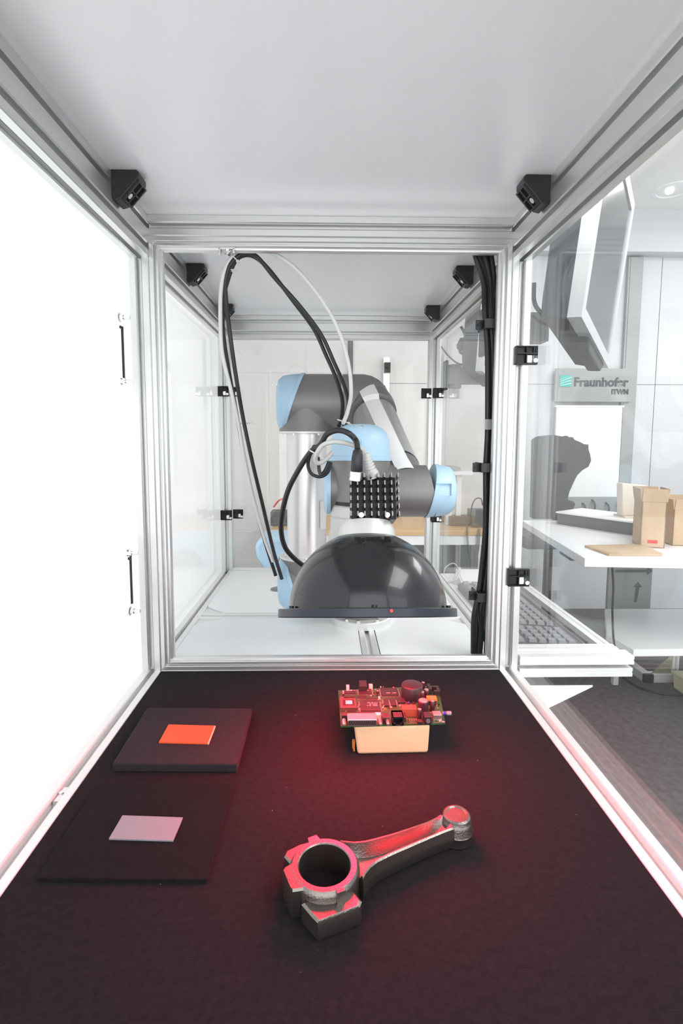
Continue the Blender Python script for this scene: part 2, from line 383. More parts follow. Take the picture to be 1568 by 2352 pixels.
# roof panel clamps (black wedges)
def clamp_mesh():
    m = MB(); sec = [(0,0),(0.034,0),(0.0372,-0.003),(0.0372,-0.010),(0.012,-0.038),(0.004,-0.040),(0,-0.036)]
    m.rings([[Vector((x, y, z)) for x, z in sec] for y in (0, 0.030)]); return m
def clampface():
    m = MB(); a = Vector((0.0372, 0, -0.010)); b = Vector((0.012, 0, -0.038)); n = Vector((-(b-a).z, 0, (b-a).x)).normalized(); n = -n if n.x < 0 else n
    for (s0, s1, y0, y1) in ((0.06,0.94,0.001,0.004),(0.06,0.94,0.026,0.029),(0.06,0.12,0.004,0.026),(0.88,0.94,0.004,0.026),(0.47,0.53,0.004,0.026),(0.12,0.88,0.0135,0.0165)):
        P = [a.lerp(b, s0)+Vector((0,y0,0)), a.lerp(b, s1)+Vector((0,y0,0)), a.lerp(b, s1)+Vector((0,y1,0)), a.lerp(b, s0)+Vector((0,y1,0))]
        m.add(P+[p+n*0.0035 for p in P], [(0,1,2,3),(4,7,6,5),(0,4,5,1),(1,5,6,2),(2,6,7,3),(3,7,4,0)])
    return m
def clampbolt():
    a = Vector((0.0372, 0.009, -0.010)); b = Vector((0.012, 0.009, -0.038)); p = a.lerp(b, 0.68); n = Vector((0.743, 0, -0.669))
    return MB().cyl(p, p+n*0.003, 0.0042, n=12)
cl0 = None
for sx in (-1, 1):
    for yy in (-0.125, 0.250, 0.575):
        mt = Matrix.Translation((sx*HX, yy-0.015, ZT-ZF)) @ Matrix.Diagonal((-sx, 1, 1, 1))
        if cl0 is None:
            cl0 = obj('panel_clamp', clamp_mesh(), BLACKP, None, bevel=0.0012); cl0.parent = booth; cl0.matrix_local = mt
            cf = obj('ribbed_face', clampface(), BLACKP, None); cf.parent = cl0
            cb = obj('bolt', clampbolt(), STEEL, None, smooth=40); cb.parent = cl0
        else:
            k = inst(cl0, 'panel_clamp', booth, mt); inst(cf, 'ribbed_face', k, Matrix.Identity(4)); inst(cb, 'bolt', k, Matrix.Identity(4))
# hinge style angle brackets with slotted holes
def bracket_mesh(w, h, d):
    m = MB(); m.box((0, -0.002, 0), (w, 0, h))
    tb = 0.0022
    for a in ((0,0,w,tb),(0,h-tb,w,h),(0,0,tb,h),(w-tb,0,w,h),(0,h*0.55,w,h*0.55+tb),(w*0.47,0,w*0.47+tb,h),(w*0.80,h*0.0,w*0.80+tb,h)):
        m.box((a[0], -d, a[1]), (a[2], -0.002, a[3]))
    m.box((w-0.003, -d, 0), (w, 0.0, h)); return m
def bracket(px, py, y, w=0.037, h=0.031, flip=1, mirror=False):
    c = at(px, py, y=y)
    k = obj('angle_bracket', bracket_mesh(w, h, 0.007), BLACKM, None, bevel=0.0006); k.parent = booth
    k.matrix_local = Matrix.Translation((c.x-flip*w/2, c.y-0.0005, c.z-h/2-ZF)) @ Matrix.Diagonal((flip, 1, 1, 1))
    b = obj('bolt', MB().cyl((w*0.62, -0.006, h*0.3), (w*0.62, -0.002, h*0.3), 0.0048, n=14).box((w*0.50, -0.0035, h*0.12), (w*0.76, -0.002, h*0.5)), STEEL, None, smooth=40); b.parent = k
    b2 = obj('bolt', MB().cyl((w*0.90, -0.0075, h*0.22), (w*0.90, -0.002, h*0.22), 0.0036, n=14), STEEL, None, smooth=40); b2.parent = k
bracket(1206, 817, 0.0); bracket(1188, 1325, 0.0)
for (px, py) in ((512, 899), (520, 1183)): bracket(px, py, YR-0.0, w=0.034, h=0.030)
for (px, py) in ((547, 1180), (540, 900)): bracket(px, py, YR-0.0, w=0.030, h=0.028)
for (px, py) in ((978, 904), (1006, 903), (1001, 1188)): bracket(px, py, YR-0.0, w=0.030, h=0.030)
# bolts and latch plates on the left pane (outside hinge leaves seen edge-on)
for z in (0.596, 0.498, 0.224, 0.127):
    b = MB(); xo = -HX-Q
    b.cyl((xo+0.0005, -0.052, z), (xo+0.004, -0.052, z), 0.0075, n=20).cyl((xo+0.004, -0.052, z), (xo+0.010, -0.052, z), 0.0052, n=6).cyl((xo+0.010, -0.052, z), (xo+0.020, -0.052, z), 0.0030, n=12)
    bp('pane_bolt', b, CHROME, smooth=40)
for z0, z1 in ((0.505, 0.585), (0.135, 0.215)):
    bp('latch_plate', MB().box((-HX-Q+0.0004, -0.040, z0), (-HX-Q+0.0030, -0.036, z1)).box((-HX-Q+0.0004, -0.046, z1-0.004), (-HX-Q+0.0030, -0.036, z1)), BLACKM)
# slot nut in left floor rail
p = at(137, 1822, z=-0.003)
bp('slot_nut', MB().box((-HX-Q/2-0.0038, p.y-0.012, -0.010), (-HX-Q/2+0.0038, p.y+0.012, -0.004)).cyl((-HX-Q/2, p.y, -0.004), (-HX-Q/2, p.y, -0.0015), 0.0028, n=10), STEEL)
# feet
for sx in (-1, 1):
    for q in (YF-Q/2, Q/2, YR+Q/2):
        bp('foot', MB().cyl((sx*(HX+Q/2), q, ZF), (sx*(HX+Q/2), q, ZF+0.02), 0.022, 0.012), BLACKP, smooth=40)

# ================================================================== TABLE ITEMS
tag(obj('felt_mat', MB().box((-HX+0.0005, YF+0.001, -0.0035), (HX-0.0005, -0.0005, 0.0)), FELT), 'large black felt mat covering the booth table', 'mat')
def rotquad(P, z0, z1): return MB().prismz([(p[0], p[1]) for p in P], z0, z1)
o = obj('felt_pad', rotquad([(-0.271,-0.276),(-0.117,-0.279),(-0.118,-0.148),(-0.274,-0.143)], 0.0, 0.0115), FELTP, bevel=0.002); tag(o, 'thick charcoal felt pad carrying the orange sample', 'pad')
o = obj('felt_pad', rotquad([(-0.276,-0.433),(-0.118,-0.437),(-0.117,-0.303),(-0.278,-0.299)], 0.0, 0.0040), FELTD, bevel=0.0012); tag(o, 'thin black felt pad carrying the grey card', 'pad')
t = thing('leather_sample', 'orange leather rectangle lying on the thick felt pad', 'sample', (-0.194, -0.217, 0.0117))
obj('hide', rotquad([(-0.227,-0.2355),(-0.1625,-0.2390),(-0.1625,-0.198),(-0.227,-0.194)], 0.0117, 0.0140), ORANGE, t, bevel=0.0004)
obj('cut_edge', rotquad([(-0.1625,-0.2390),(-0.1610,-0.2385),(-0.1610,-0.198),(-0.1625,-0.198)], 0.0117, 0.0137), ORANGE_E, t, label='cream cut edge')
o = obj('grey_card', rotquad([(-0.228,-0.3885),(-0.162,-0.392),(-0.161,-0.360),(-0.227,-0.356)], 0.0041, 0.0058), GREYCARD, bevel=0.0003)
tag(o, 'plain lilac-grey card lying on the thin black pad', 'card')

# ---- foam block
o = MB(); zt = 0.0385
P0 = [(0.033,-0.2445),(0.1255,-0.2425),(0.1265,-0.165),(0.031,-0.167)]; P1 = [(0.0285,-0.2445),(0.1275,-0.2425),(0.1275,-0.165),(0.0285,-0.167)]
o.rings([[Vector((x, y, 0.0)) for x, y in P0], [Vector((x, y, zt)) for x, y in P1]])
o = obj('foam_block', o, FOAM, bevel=0.003); tag(o, 'salmon-lit cream foam block propping up the circuit board', 'block')
tag(obj('orange_plug', MB().box((0.0265,-0.236,0.003),(0.0300,-0.229,0.012)).box((0.0275,-0.238,0.0),(0.0300,-0.227,0.0035)), COMPO, bevel=0.0004), 'tiny orange plastic plug at the lower left of the foam block', 'plug')
# ---- circuit board
BZ = 0.0405
pcb = thing('circuit_board', 'green circuit board crowded with chips, capacitors and a round buzzer, on the foam block', 'circuit board', (0.078, -0.195, zt))
def U(u, v, z): return at(740+u/4.612, 1530+v/4.612, z=z)
cs = [U(195,635,BZ), U(1303,602,BZ), U(1225,205,BZ), U(168,255,BZ)]
obj('board', MB().prismz([(p.x, p.y) for p in cs], zt, BZ), PCBG, pcb)
def comp(name, u0, v0, u1, v1, h, m, label=None, bevel=0.0003):
    a = U(u0, v1, BZ+h); b = U(u1, v0, BZ+h); c2 = U(u0, v0, BZ+h)
    x0 = (a.x); x1 = a.x+(U(u1, v1, BZ+h).x-a.x)
    return obj(name, MB().box((x0, a.y, BZ), (x1, b.y, BZ+h)), m, pcb, label, bevel=bevel)
def leads(ch, sides='xy', n=14):
    x0 = min(v.co.x for v in ch.data.vertices)+pcb.location.x; x1 = max(v.co.x for v in ch.data.vertices)+pcb.location.x
    y0 = min(v.co.y for v in ch.data.vertices)+pcb.location.y; y1 = max(v.co.y for v in ch.data.vertices)+pcb.location.y
    m = MB(); e = 0.0018
    if 'y' in sides:
        k = max(4, int((x1-x0)/0.0011)); s = (x1-x0)/k
        for i in range(k):
            for (ya, yb2) in ((y0-e, y0+0.0002), (y1-0.0002, y1+e)): m.box((x0+(i+0.25)*s, ya, BZ), (x0+(i+0.75)*s, yb2, BZ+0.0009))
    if 'x' in sides:
        k = max(4, int((y1-y0)/0.0011)); s = (y1-y0)/k
        for i in range(k):
            for (xa, xb) in ((x0-e, x0+0.0002), (x1-0.0002, x1+e)): m.box((xa, y0+(i+0.25)*s, BZ), (xb, y0+(i+0.75)*s, BZ+0.0009))
    L = obj('leads', m, TIN, ch); return L
def ch(u0, v0, u1, v1, h=0.0025, sides='xy', name='chip', m=None):
    c = comp(name, u0, v0, u1, v1, h, m or CHIP)
    # leads in the chip's own frame (child offset is the board's offset)
    L = leads(c, sides); 
    return c
ch(628, 228, 812, 305); ch(408, 362, 622, 470); ch(386, 236, 528, 286); ch(232, 260, 356, 284, sides='y'); ch(232, 318, 356, 330, sides='y')
ch(658, 348, 712, 414, sides='x'); ch(728, 344, 788, 412, sides='x'); ch(802, 334, 882, 380, 0.004); ch(376, 312, 468, 338, 0.002, 'y'); ch(480, 330, 590, 342, 0.002, 'y')
comp('ceramic_chip', 192, 338, 362, 438, 0.006, CERAM, 'reddish-brown ceramic package')
comp('chip_window', 218, 352, 345, 418, 0.0066, CHIP); comp('chip_label', 248, 362, 318, 400, 0.0069, COMPW, 'pale square label')
comp('socket', 208, 492, 556, 520, 0.0085, CHIP)
comp('terminal_strip', 560, 488, 622, 516, 0.006, COMPW)
# printed marks on chips
def marks(u, v, n, w, h=0.0028, rows=2):
    m = MB()
    for r_ in range(rows):
        for i in range(n):
            if random.random() < 0.15: continue
            a = U(u+i*w, v+r_*w*1.4, BZ+h); m.box((a.x, a.y, BZ+h-0.0002), (a.x+w*0.0000013*60*1.3, a.y+0.0012, BZ+h))
    return obj('chip_print', m, COMPW, pcb, kind='stuff')
marks(475, 388, 10, 11, 0.00258, 3); marks(680, 285, 8, 13, 0.00258, 1); marks(420, 258, 8, 9, 0.00258, 1)
# buzzer
c0 = U(950, 192, BZ+0.020)
bz = obj('buzzer', MB().lathe((c0.x, c0.y, BZ), (0,0,1), [(0, 0.0152), (0.018, 0.0152), (0.020, 0.0142), (0.0202, 0.0138)], 40), BLACKP, pcb, 'round black buzzer', smooth=40)
hm = MB()
for rr, k in ((0, 1), (0.0035, 6), (0.007, 12)):
    for i in range(k):
        a = 2*math.pi*i/k+rr*100; q = Vector((c0.x+rr*math.cos(a), c0.y+rr*math.sin(a), BZ+0.0201)); hm.cyl(q, q+Vector((0,0,0.0003)), 0.0006, n=8)
obj('sound_holes', hm, CHIP, bz)
def ecap(u, v, ru, h, top=TIN):
    q = U(u, v, BZ+h); r = ru/4.612*0.66/1180; b = obj('capacitor', MB().lathe((q.x, q.y, BZ), (0,0,1), [(0, r), (h*0.06, r), (h*0.09, r*0.93), (h*0.13, r), (h-0.0008, r), (h, r*0.86)], 24), CAPM, pcb, smooth=35)
    obj('cap_top', MB().lathe((q.x, q.y, BZ+h), (0,0,1), [(0, r*0.82), (0.0003, r*0.80)], 24), top, b)
ecap(1068, 360, 58, 0.017); ecap(1056, 270, 30, 0.013); ecap(1102, 248, 32, 0.011); ecap(1166, 368, 26, 0.015); ecap(1030, 455, 24, 0.013); ecap(1068, 172, 22, 0.010)
ecap(912, 385, 18, 0.006, COMPB); ecap(968, 385, 16, 0.006, CHIP); ecap(585, 262, 18, 0.004, TIN)
# transistor with metal tab
q = U(970, 370, BZ)
obj('transistor', MB().box((q.x-0.0055, q.y-0.002, BZ), (q.x+0.0055, q.y+0.0025, BZ+0.008)), COMPW, pcb, bevel=0.0003)
tb = MB(); tb.box((q.x-0.005, q.y+0.0025, BZ), (q.x+0.0055, q.y+0.0038, BZ+0.0165)); tb.cyl((q.x, q.y+0.0018, BZ+0.013), (q.x, q.y+0.0026, BZ+0.013), 0.0016, n=12)
obj('heat_tab', tb, COMPW, pcb)
# connectors along the front edge
yF = U(400, 630, BZ).y+0.002
xa, xb = U(262, 600, BZ).x, U(574, 600, BZ).x
sh = MB(); pr = [(xa+0.0015, 0.0), (xa, 0.008), (xa+0.001, 0.0092), (xb-0.001, 0.0092), (xb, 0.008), (xb-0.0015, 0.0)]
sh.rings([[Vector((x, yF-0.006, BZ+z+0.0012)) for x, z in pr], [Vector((x, yF+0.010, BZ+z+0.0012)) for x, z in pr]])
ds = obj('d_sub_connector', sh, TIN, pcb, 'wide metal D-shaped connector', bevel=0.0006)
fm = MB(); fm.box((xa+0.0016, yF-0.0063, BZ+0.0028), (xb-0.0016, yF-0.0059, BZ+0.0088)); obj('contact_face', fm, CHIP, ds)
hm = MB()
for r_ in range(2):
    for i in range(13-r_):
        x = xa+0.003+(xb-xa-0.006)*(i+0.5*r_)/12; hm.cyl((x, yF-0.0066, BZ+0.0045+0.0026*r_), (x, yF-0.0063, BZ+0.0045+0.0026*r_), 0.0005, n=6)
obj('contact_pins', hm, TIN, ds)
for u in (228, 607, 686):
    x = U(u, 600, BZ).x; obj('screw_post', MB().cyl((x, yF-0.007, BZ+0.0045), (x, yF+0.004, BZ+0.0045), 0.0024, n=6 if u < 650 else 18).cyl((x, yF-0.0085, BZ+0.0045), (x, yF-0.007, BZ+0.0045), 0.0015, n=12), TIN, pcb)
comp('audio_jack', 642, 492, 708, 545, 0.009, BLACKP)
x0, x1 = U(736, 600, BZ).x, U(852, 600, BZ).x
rj = MB(); rj.box((x0, yF-0.003, BZ), (x0+0.0012, yF+0.013, BZ+0.012)).box((x1-0.0012, yF-0.003, BZ), (x1, yF+0.013, BZ+0.012)).box((x0, yF-0.003, BZ+0.0108), (x1, yF+0.013, BZ+0.012)).box((x0, yF-0.003, BZ), (x1, yF+0.013, BZ+0.0015)).box((x0, yF+0.009, BZ), (x1, yF+0.013, BZ+0.012)).box((x0, yF-0.003, BZ), (x0+0.004, yF+0.002, BZ+0.004)).box((x1-0.004, yF-0.003, BZ), (x1, yF+0.002, BZ+0.004))
obj('network_jack', rj, BLACKP, pcb, 'black square socket')
x0 = U(1075, 600, BZ).x; x1 = U(1150, 600, BZ).x
pj = obj('power_jack', MB().box((x0, yF-0.001, BZ), (x1, yF+0.012, BZ+0.0105)), BLACKP, pcb, bevel=0.0005)
obj('jack_pin', MB().cyl(((x0+x1)/2, yF-0.002, BZ+0.005), ((x0+x1)/2, yF-0.001, BZ+0.005), 0.0028, n=16), TIN, pj)
comp('transformer', 845, 405, 1002, 456, 0.011, TRAFO, 'red-brown rectangular block')
comp('filter_block', 1112, 310, 1216, 348, 0.009, COMPO, 'amber block'); comp('filter_side', 1116, 345, 1212, 372, 0.006, CHIP)
comp('silver_can', 1176, 474, 1268, 520, 0.008, TIN)
a = U(1268, 505, BZ+0.004)
kn = obj('control_knob', MB().lathe((a.x, a.y, BZ+0.005), (1,-0.05,0), [(0, 0.0018), (0.006, 0.0018), (0.0062, 0.0027), (0.012, 0.0027)], 18), GREYCARD, pcb, 'small grey knob on a shaft', smooth=40)
obj('knob_ring', MB().lathe((a.x+0.001, a.y, BZ+0.005), (1,-0.05,0), [(0, 0.0027), (0.0015, 0.0027), (0.0016, 0.0021), (0.003, 0.0021), (0.0031, 0.0027), (0.004, 0.0027)], 18), COMPB, kn)
dg = comp('digit_display', 394, 150, 474, 212, 0.010, CHIP)
for i in range(3):
    a = U(410+20*i, 215, BZ+0.005); obj('digit', MB().box((a.x, a.y-0.0045, BZ+0.003), (a.x+0.0026, a.y-0.0042, BZ+0.0068)).box((a.x+0.0005, a.y-0.0047, BZ+0.0037), (a.x+0.0021, a.y-0.0045, BZ+0.0045)).box((a.x+0.0005, a.y-0.0047, BZ+0.0053), (a.x+0.0021, a.y-0.0045, BZ+0.0061)), CAPM, pcb)
comp('trimmer', 254, 195, 286, 214, 0.008, COMPW); comp('relay', 494, 186, 534, 208, 0.007, COMPW)
comp('edge_connector', 1130, 185, 1160, 245, 0.008, BLACKP)
g = MB(); a = U(1190, 285, BZ+0.004); g.box((a.x-0.001, a.y, BZ), (a.x+0.008, a.y+0.004, BZ+0.007)).box((a.x-0.001, a.y+0.013, BZ), (a.x+0.006, a.y+0.017, BZ+0.007)).box((a.x+0.004, a.y+0.002, BZ), (a.x+0.009, a.y+0.016, BZ+0.006))
obj('card_bracket', g, BLACKP, pcb, bevel=0.0005)
comp('regulator', 860, 490, 890, 545, 0.006, CHIP); comp('pin_header', 1010, 560, 1060, 590, 0.004, CHIP)
pins = MB()
for i in range(4):
    a = U(925+22*i, 590, BZ); pins.box((a.x, a.y, BZ), (a.x+0.0008, a.y+0.004, BZ+0.0025))
obj('pin_row', pins, TIN, pcb)
# small chip resistors and ceramic capacitors
zones = [(190,255,225,330),(290,262,380,275),(540,240,620,340),(565,350,600,355),(370,345,405,480),(625,350,655,480),(650,420,735,480),(800,390,850,470),(190,440,395,485),(600,228,830,236),(820,320,920,345),(1120,380,1240,470),(860,460,1000,600),(470,290,620,325),(1140,560,1290,595)]
for k in range(150):
    z_ = random.choice(zones); u = random.uniform(z_[0], z_[2]); v = random.uniform(z_[1], z_[3]); a = U(u, v, BZ)
    s = random.choice([(0.0018,0.0010),(0.0010,0.0018),(0.0024,0.0014)]); h = random.choice([0.0006,0.001,0.0016])
    obj('resistor', MB().box((a.x, a.y, BZ), (a.x+s[0], a.y+s[1], BZ+h)), random.choice([TIN, COMPW, CHIP, CHIP, TIN, COMPO, CERAM, PAPER]), pcb)
for (u, v) in ((205, 330), (1150, 495), (1280, 590)):
    a = U(u, v, BZ); obj('mount_hole', MB().lathe((a.x, a.y, BZ), (0,0,1), [(0, 0.0022), (0.0004, 0.0022), (0.0004, 0.0013), (0.0001, 0.0012)], 18), TIN, pcb)

# ---- connecting rod
rod = thing('connecting_rod', 'forged steel connecting rod lying flat, wide ring at left, red glare on top', 'connecting rod', (-0.009, -0.448, 0))
BC = Vector((-0.009, -0.448, 0)); SCn = Vector((0.126, -0.387, 0)); ax = (SCn-BC); LR = ax.length; ax.normalize(); tx = Vector((-ax.y, ax.x, 0))
def RL(s, t_, z): return BC+ax*s+tx*t_+Vector((0,0,z))
m = MB(); n = 64
def ringp(r, z, wob=0): return [RL(r*math.cos(2*math.pi*i/n), r*math.sin(2*math.pi*i/n), z) for i in range(n)]
m.rings([ringp(0.0235, 0), ringp(0.0300, 0), ringp(0.0318, 0.002), ringp(0.0318, 0.0245), ringp(0.0300, 0.0275), ringp(0.0290, 0.0285), ringp(0.0243, 0.0285), ringp(0.0233, 0.0275), ringp(0.0233, 0.002), ringp(0.0235, 0)], False, False)
obj('big_end_ring', m, ROD, rod, smooth=35)
def lump(poly, z0, z1, ch_=0.0018):
    m = MB(); cx_ = sum(p[0] for p in poly)/len(poly); cy_ = sum(p[1] for p in poly)/len(poly)
    def sc(k): return [(cx_+(a-cx_)*k, cy_+(b-cy_)*k) for a, b in poly]
    R = []
    for k, z in ((0.93, z0), (1.0, z0+ch_), (1.0, z1-ch_), (0.90, z1)): R.append([RL(a, b, z) for a, b in sc(k)])
    m.rings(R); return m
obj('bolt_lug', lump([(-0.0300,-0.0190),(-0.0265,-0.0330),(-0.0240,-0.0405),(0.0135,-0.0425),(0.0175,-0.0385),(0.0165,-0.0270),(0.0060,-0.0290),(-0.0110,-0.0285),(-0.0215,-0.0215)], 0.001, 0.0195), ROD, rod, smooth=30)
obj('bolt_lug', lump([(-0.0255,0.0165),(-0.0285,0.0285),(-0.0250,0.0325),(-0.0100,0.0345),(0.0100,0.0320),(0.0080,0.0285),(-0.0120,0.0280)], 0.001, 0.0245), ROD, rod, smooth=30)
obj('end_boss', lump([(-0.0245,-0.0160),(-0.0355,-0.0130),(-0.0365,-0.0100),(-0.0360,0.0105),(-0.0335,0.0130),(-0.0250,0.0150)], 0.001, 0.0280), ROD, rod, smooth=30)
for s_, t_, w_ in ((0.002, 0.0305, 0.006), (0.001, -0.0300, 0.004)):
    obj('split_notch', lump([(s_-w_, t_-0.003), (s_+w_, t_-0.003), (s_+w_*0.8, t_+0.0035), (s_-w_*0.8, t_+0.0035)], 0.010, 0.0290, 0.0008), ROD, rod, smooth=30)
st = [(0.0265,0.0250,0.0245,0.017),(0.0310,0.0215,0.0248,0.015),(0.0380,0.0175,0.0245,0.0125),(0.0480,0.0145,0.0242,0.0115),(0.0620,0.0130,0.0238,0.011),(0.0800,0.0118,0.0232,0.011),(0.1000,0.0110,0.0230,0.011),(0.1180,0.0105,0.0230,0.0115),(0.1300,0.0110,0.0235,0.017),(0.1360,0.0120,0.0240,0.022)]
m = MB(); R = []
for s_, w, h, web in st:
    fl = min(0.0036, w*0.3); sec_ = []
    top = [(-w-0.0006,0.0118),(-w,0.0150),(-w+0.0008,h-0.0012),(-w+0.0022,h),(-w+fl,h-0.0003),(-w+fl+0.0020,web+0.004),(-w+fl+0.0050,web),(0,web-0.0004),(w-fl-0.0050,web),(w-fl-0.0020,web+0.004),(w-fl,h-0.0003),(w-0.0022,h),(w-0.0008,h-0.0012),(w,0.0150),(w+0.0006,0.0118)]
    bot = [(w,0.0090),(w-0.001,0.003),(w-0.003,0.0015),(-w+0.003,0.0015),(-w+0.001,0.003),(-w,0.0090)]
    R.append([RL(s_, a, b) for a, b in top+bot])
m.rings(R); obj('beam', m, ROD, rod, smooth=38)
o = RL(LR, 0, 0)
obj('small_end', MB().lathe(o, (0,0,1), [(0.0, 0.0140), (0.002, 0.0160), (0.011, 0.0165), (0.012, 0.0170), (0.013, 0.0165), (0.020, 0.0160), (0.0225, 0.0150), (0.0235, 0.0145), (0.0265, 0.0138), (0.0280, 0.0122), (0.0280, 0.0108), (0.0268, 0.0095), (0.0266, 0.001)], 40), ROD, rod, smooth=30)

# ================================================================== ROBOT
rx, ry = 0.070, 0.252
rob = thing('robot_arm', 'grey and pale blue six-joint robot arm reaching through the framed opening', 'robot arm', (rx, ry, 0.0))
def rp(name, mb, m, label=None, par=None, **k): return obj(name, mb, m, par or rob, label, **k)
rp('base_flange', MB().lathe((rx, ry, 0), (0,0,1), [(0, 0.0680), (0.0145, 0.0685), (0.016, 0.067), (0.0165, 0.060)], 56), ALU_BAR, 'silver round flange bolted to the floor rail', smooth=40)
for a in (-100, -60, -10, 190, 235, 60, 120):
    q = Vector((rx+0.061*math.cos(math.radians(a)), ry+0.061*math.sin(math.radians(a)), 0.0155)); rp('bolt', MB().cyl(q, q+Vector((0,0,0.005)), 0.0045, n=12), STEEL, smooth=40)
rp('base_housing', MB().lathe((rx, ry, 0.012), (0,0,1), [(0, 0.049), (0.012, 0.049), (0.03, 0.056), (0.05, 0.061), (0.125, 0.061), (0.14, 0.050), (0.143, 0.02)], 48), GREYROB, smooth=40)
X = Vector((1,0,0)); Y_ = Vector((0,1,0))
rp('base_housing', MB().lathe((rx, ry, 0.085), Y_, [(0, 0.0600), (0.035, 0.0600, 0.35)], 40, up=(0,0,-1)), GREYROB, smooth=40)
rp('base_cover', MB().lathe((rx, ry+0.035, 0.085), Y_, [(0, 0.0625, 0.35), (0.006, 0.0625, 0.35), (0.007, 0.0605, 0.35), (0.020, 0.0585, 0.25), (0.032, 0.052, 0.12), (0.038, 0.035)], 40, up=(0,0,-1)), BLUE, 'pale blue cover at the back of the base', smooth=50)
UAx = -0.052                       # upper arm plane
def elbow_joint(zc, zcol, left_k, flip=1):
    """horizontal housing with slanted blue cover on its left end and a collar; flip=1 collar goes down, -1 goes up"""
    r = 0.0605; k = 0.35*flip
    # housing from slant boundary to right
    x0 = UAx-0.027
    h = MB().lathe((x0, ry, zc), X, [(0, r, k), (0.028, r, k*0.5), (0.060, r, 0), (rx-x0-0.050, r, 0), (rx-x0-0.047, r-0.003, 0)], 48, up=(0,0,1))
    h.lathe((UAx, ry, zc), (0,0,-flip), [(0, 0.058), (abs(zc-zcol), 0.0595)], 48)
    rp('joint_housing', h, GREYROB, smooth=40)
    cvr = MB().lathe((x0, ry, zc), -X, [(-0.003, r+0.0005, -k), (-0.003, r+0.0025, -k), (0.005, r+0.0025, -k), (0.006, r+0.0005, -k), (0.018, r*0.985, -k*0.55), (0.028, r*0.93, -k*0.25), (0.034, r*0.80, -k*0.1), (0.036, r*0.6, 0)], 48, up=(0,0,1))
    c = rp('joint_cover', cvr, BLUE, 'pale blue plastic end cover', smooth=50)
    for a in (60, 130, 200, 300):
        q = Vector((x0-0.033, ry+0.045*math.cos(math.radians(a)), zc+0.045*math.sin(math.radians(a)))); obj('screw', MB().cyl(q, q-X*0.0018, 0.0025, n=10), STEEL, c)
    ring = MB().lathe((UAx, ry, zcol), (0,0,-flip), [(0, 0.0605), (0.001, 0.0615), (0.0035, 0.0615), (0.004, 0.058), (0.0045, 0.03)], 48)
    rg = rp('collar_ring', ring, ALU_BAR, smooth=40)
    for a in range(0, 360, 30):
        q = Vector((UAx+0.0535*math.cos(math.radians(a)), ry+0.0535*math.sin(math.radians(a)), zcol-flip*0.0045)); obj('screw', MB().cyl(q, q-Vector((0,0,flip*0.0035)), 0.0022, n=8), STEEL, rg)
elbow_joint(0.487, 0.424, 1, 1)
elbow_joint(0.088, 0.147, 1, -1)
rp('upper_arm_tube', MB().lathe((UAx, ry, 0.148), (0,0,1), [(0, 0.0435), (0.276, 0.0435)], 48), TUBE, 'brushed silver upright tube', smooth=40)
rp('type_label', MB().box((UAx+0.0300, ry-0.0345, 0.215), (UAx+0.0420, ry-0.020, 0.275)), PAPER, 'white label at the right side of the tube')
# elbow outer half, forearm
E0 = Vector((0.022, ry, 0.487)); FE = Vector((0.082, ry, 0.487))
W1 = Vector((0.122, -0.020, 0.322))
fd = (W1-FE).normalized()
rp('joint_ring', MB().lathe(E0, X, [(0, 0.0585), (0.004, 0.0585)], 48), TUBE, smooth=40)
h = MB().lathe(E0+X*0.004, X, [(0, 0.0605), (0.045, 0.0605), (0.062, 0.057), (0.078, 0.049), (0.092, 0.036), (0.100, 0.018), (0.102, 0.004)], 48)
h.lathe(FE-fd*0.015, fd, [(0, 0.048), (0.050, 0.0515), (0.070, 0.0500), (0.072, 0.044)], 48)
rp('elbow_housing', h, GREYROB, smooth=40)
FT0 = FE+fd*0.070; FT1 = W1-fd*0.060
rp('forearm_tube', MB().lathe(FT0, fd, [(0, 0.0450), ((FT1-FT0).length, 0.0420)], 48), mat('grey_sleeve', (0.42, 0.42, 0.42), 0.3, 0.3), 'grey forearm tube', smooth=40)
rp('seal_ring', MB().lathe(FT1-fd*0.002, fd, [(0, 0.0422), (0.004, 0.0428), (0.006, 0.0422)], 40), BLACKP, smooth=50)
h = MB().lathe(FT1+fd*0.003, fd, [(0, 0.0420), (0.03, 0.0412), (0.062, 0.0395)], 40)
rW = 0.0435
h.lathe(W1-X*0.036, X, [(0, rW-0.004), (0.004, rW, 0), (0.055, rW, -0.05), (0.079, rW, -0.18)], 48, up=(0,0,1))
rp('wrist_housing', h, GREYROB, smooth=40)
c = rp('wrist_cover', MB().lathe(W1+X*0.043, X, [(-0.001, rW+0.0003, 0.18), (-0.001, rW+0.002, 0.18), (0.005, rW+0.002, 0.18), (0.006, rW+0.0003, 0.18), (0.020, rW*0.985, 0.1), (0.031, rW*0.92, 0.05), (0.037, rW*0.80, 0.02), (0.040, rW*0.6), (0.041, 0.004)], 48, up=(0,0,1)), BLUE, 'pale blue end cover at the right of the wrist', smooth=50)
cc = W1+X*0.058
gm = MB()
for (ya, yb2, za, zb) in ((-0.0445, -0.0430, 0.004, 0.0048), (-0.0435, -0.0420, -0.0155, -0.0145)):
    gm.box((cc.x-0.012, W1.y+ya, W1.z+za+0.012), (cc.x+0.012, W1.y+yb2+0.004, W1.z+zb+0.012))
gm.box((cc.x+0.0112, W1.y-0.0440, W1.z-0.0025), (cc.x+0.012, W1.y-0.038, W1.z+0.0165))
obj('cover_ridge', gm, BLUE, c)
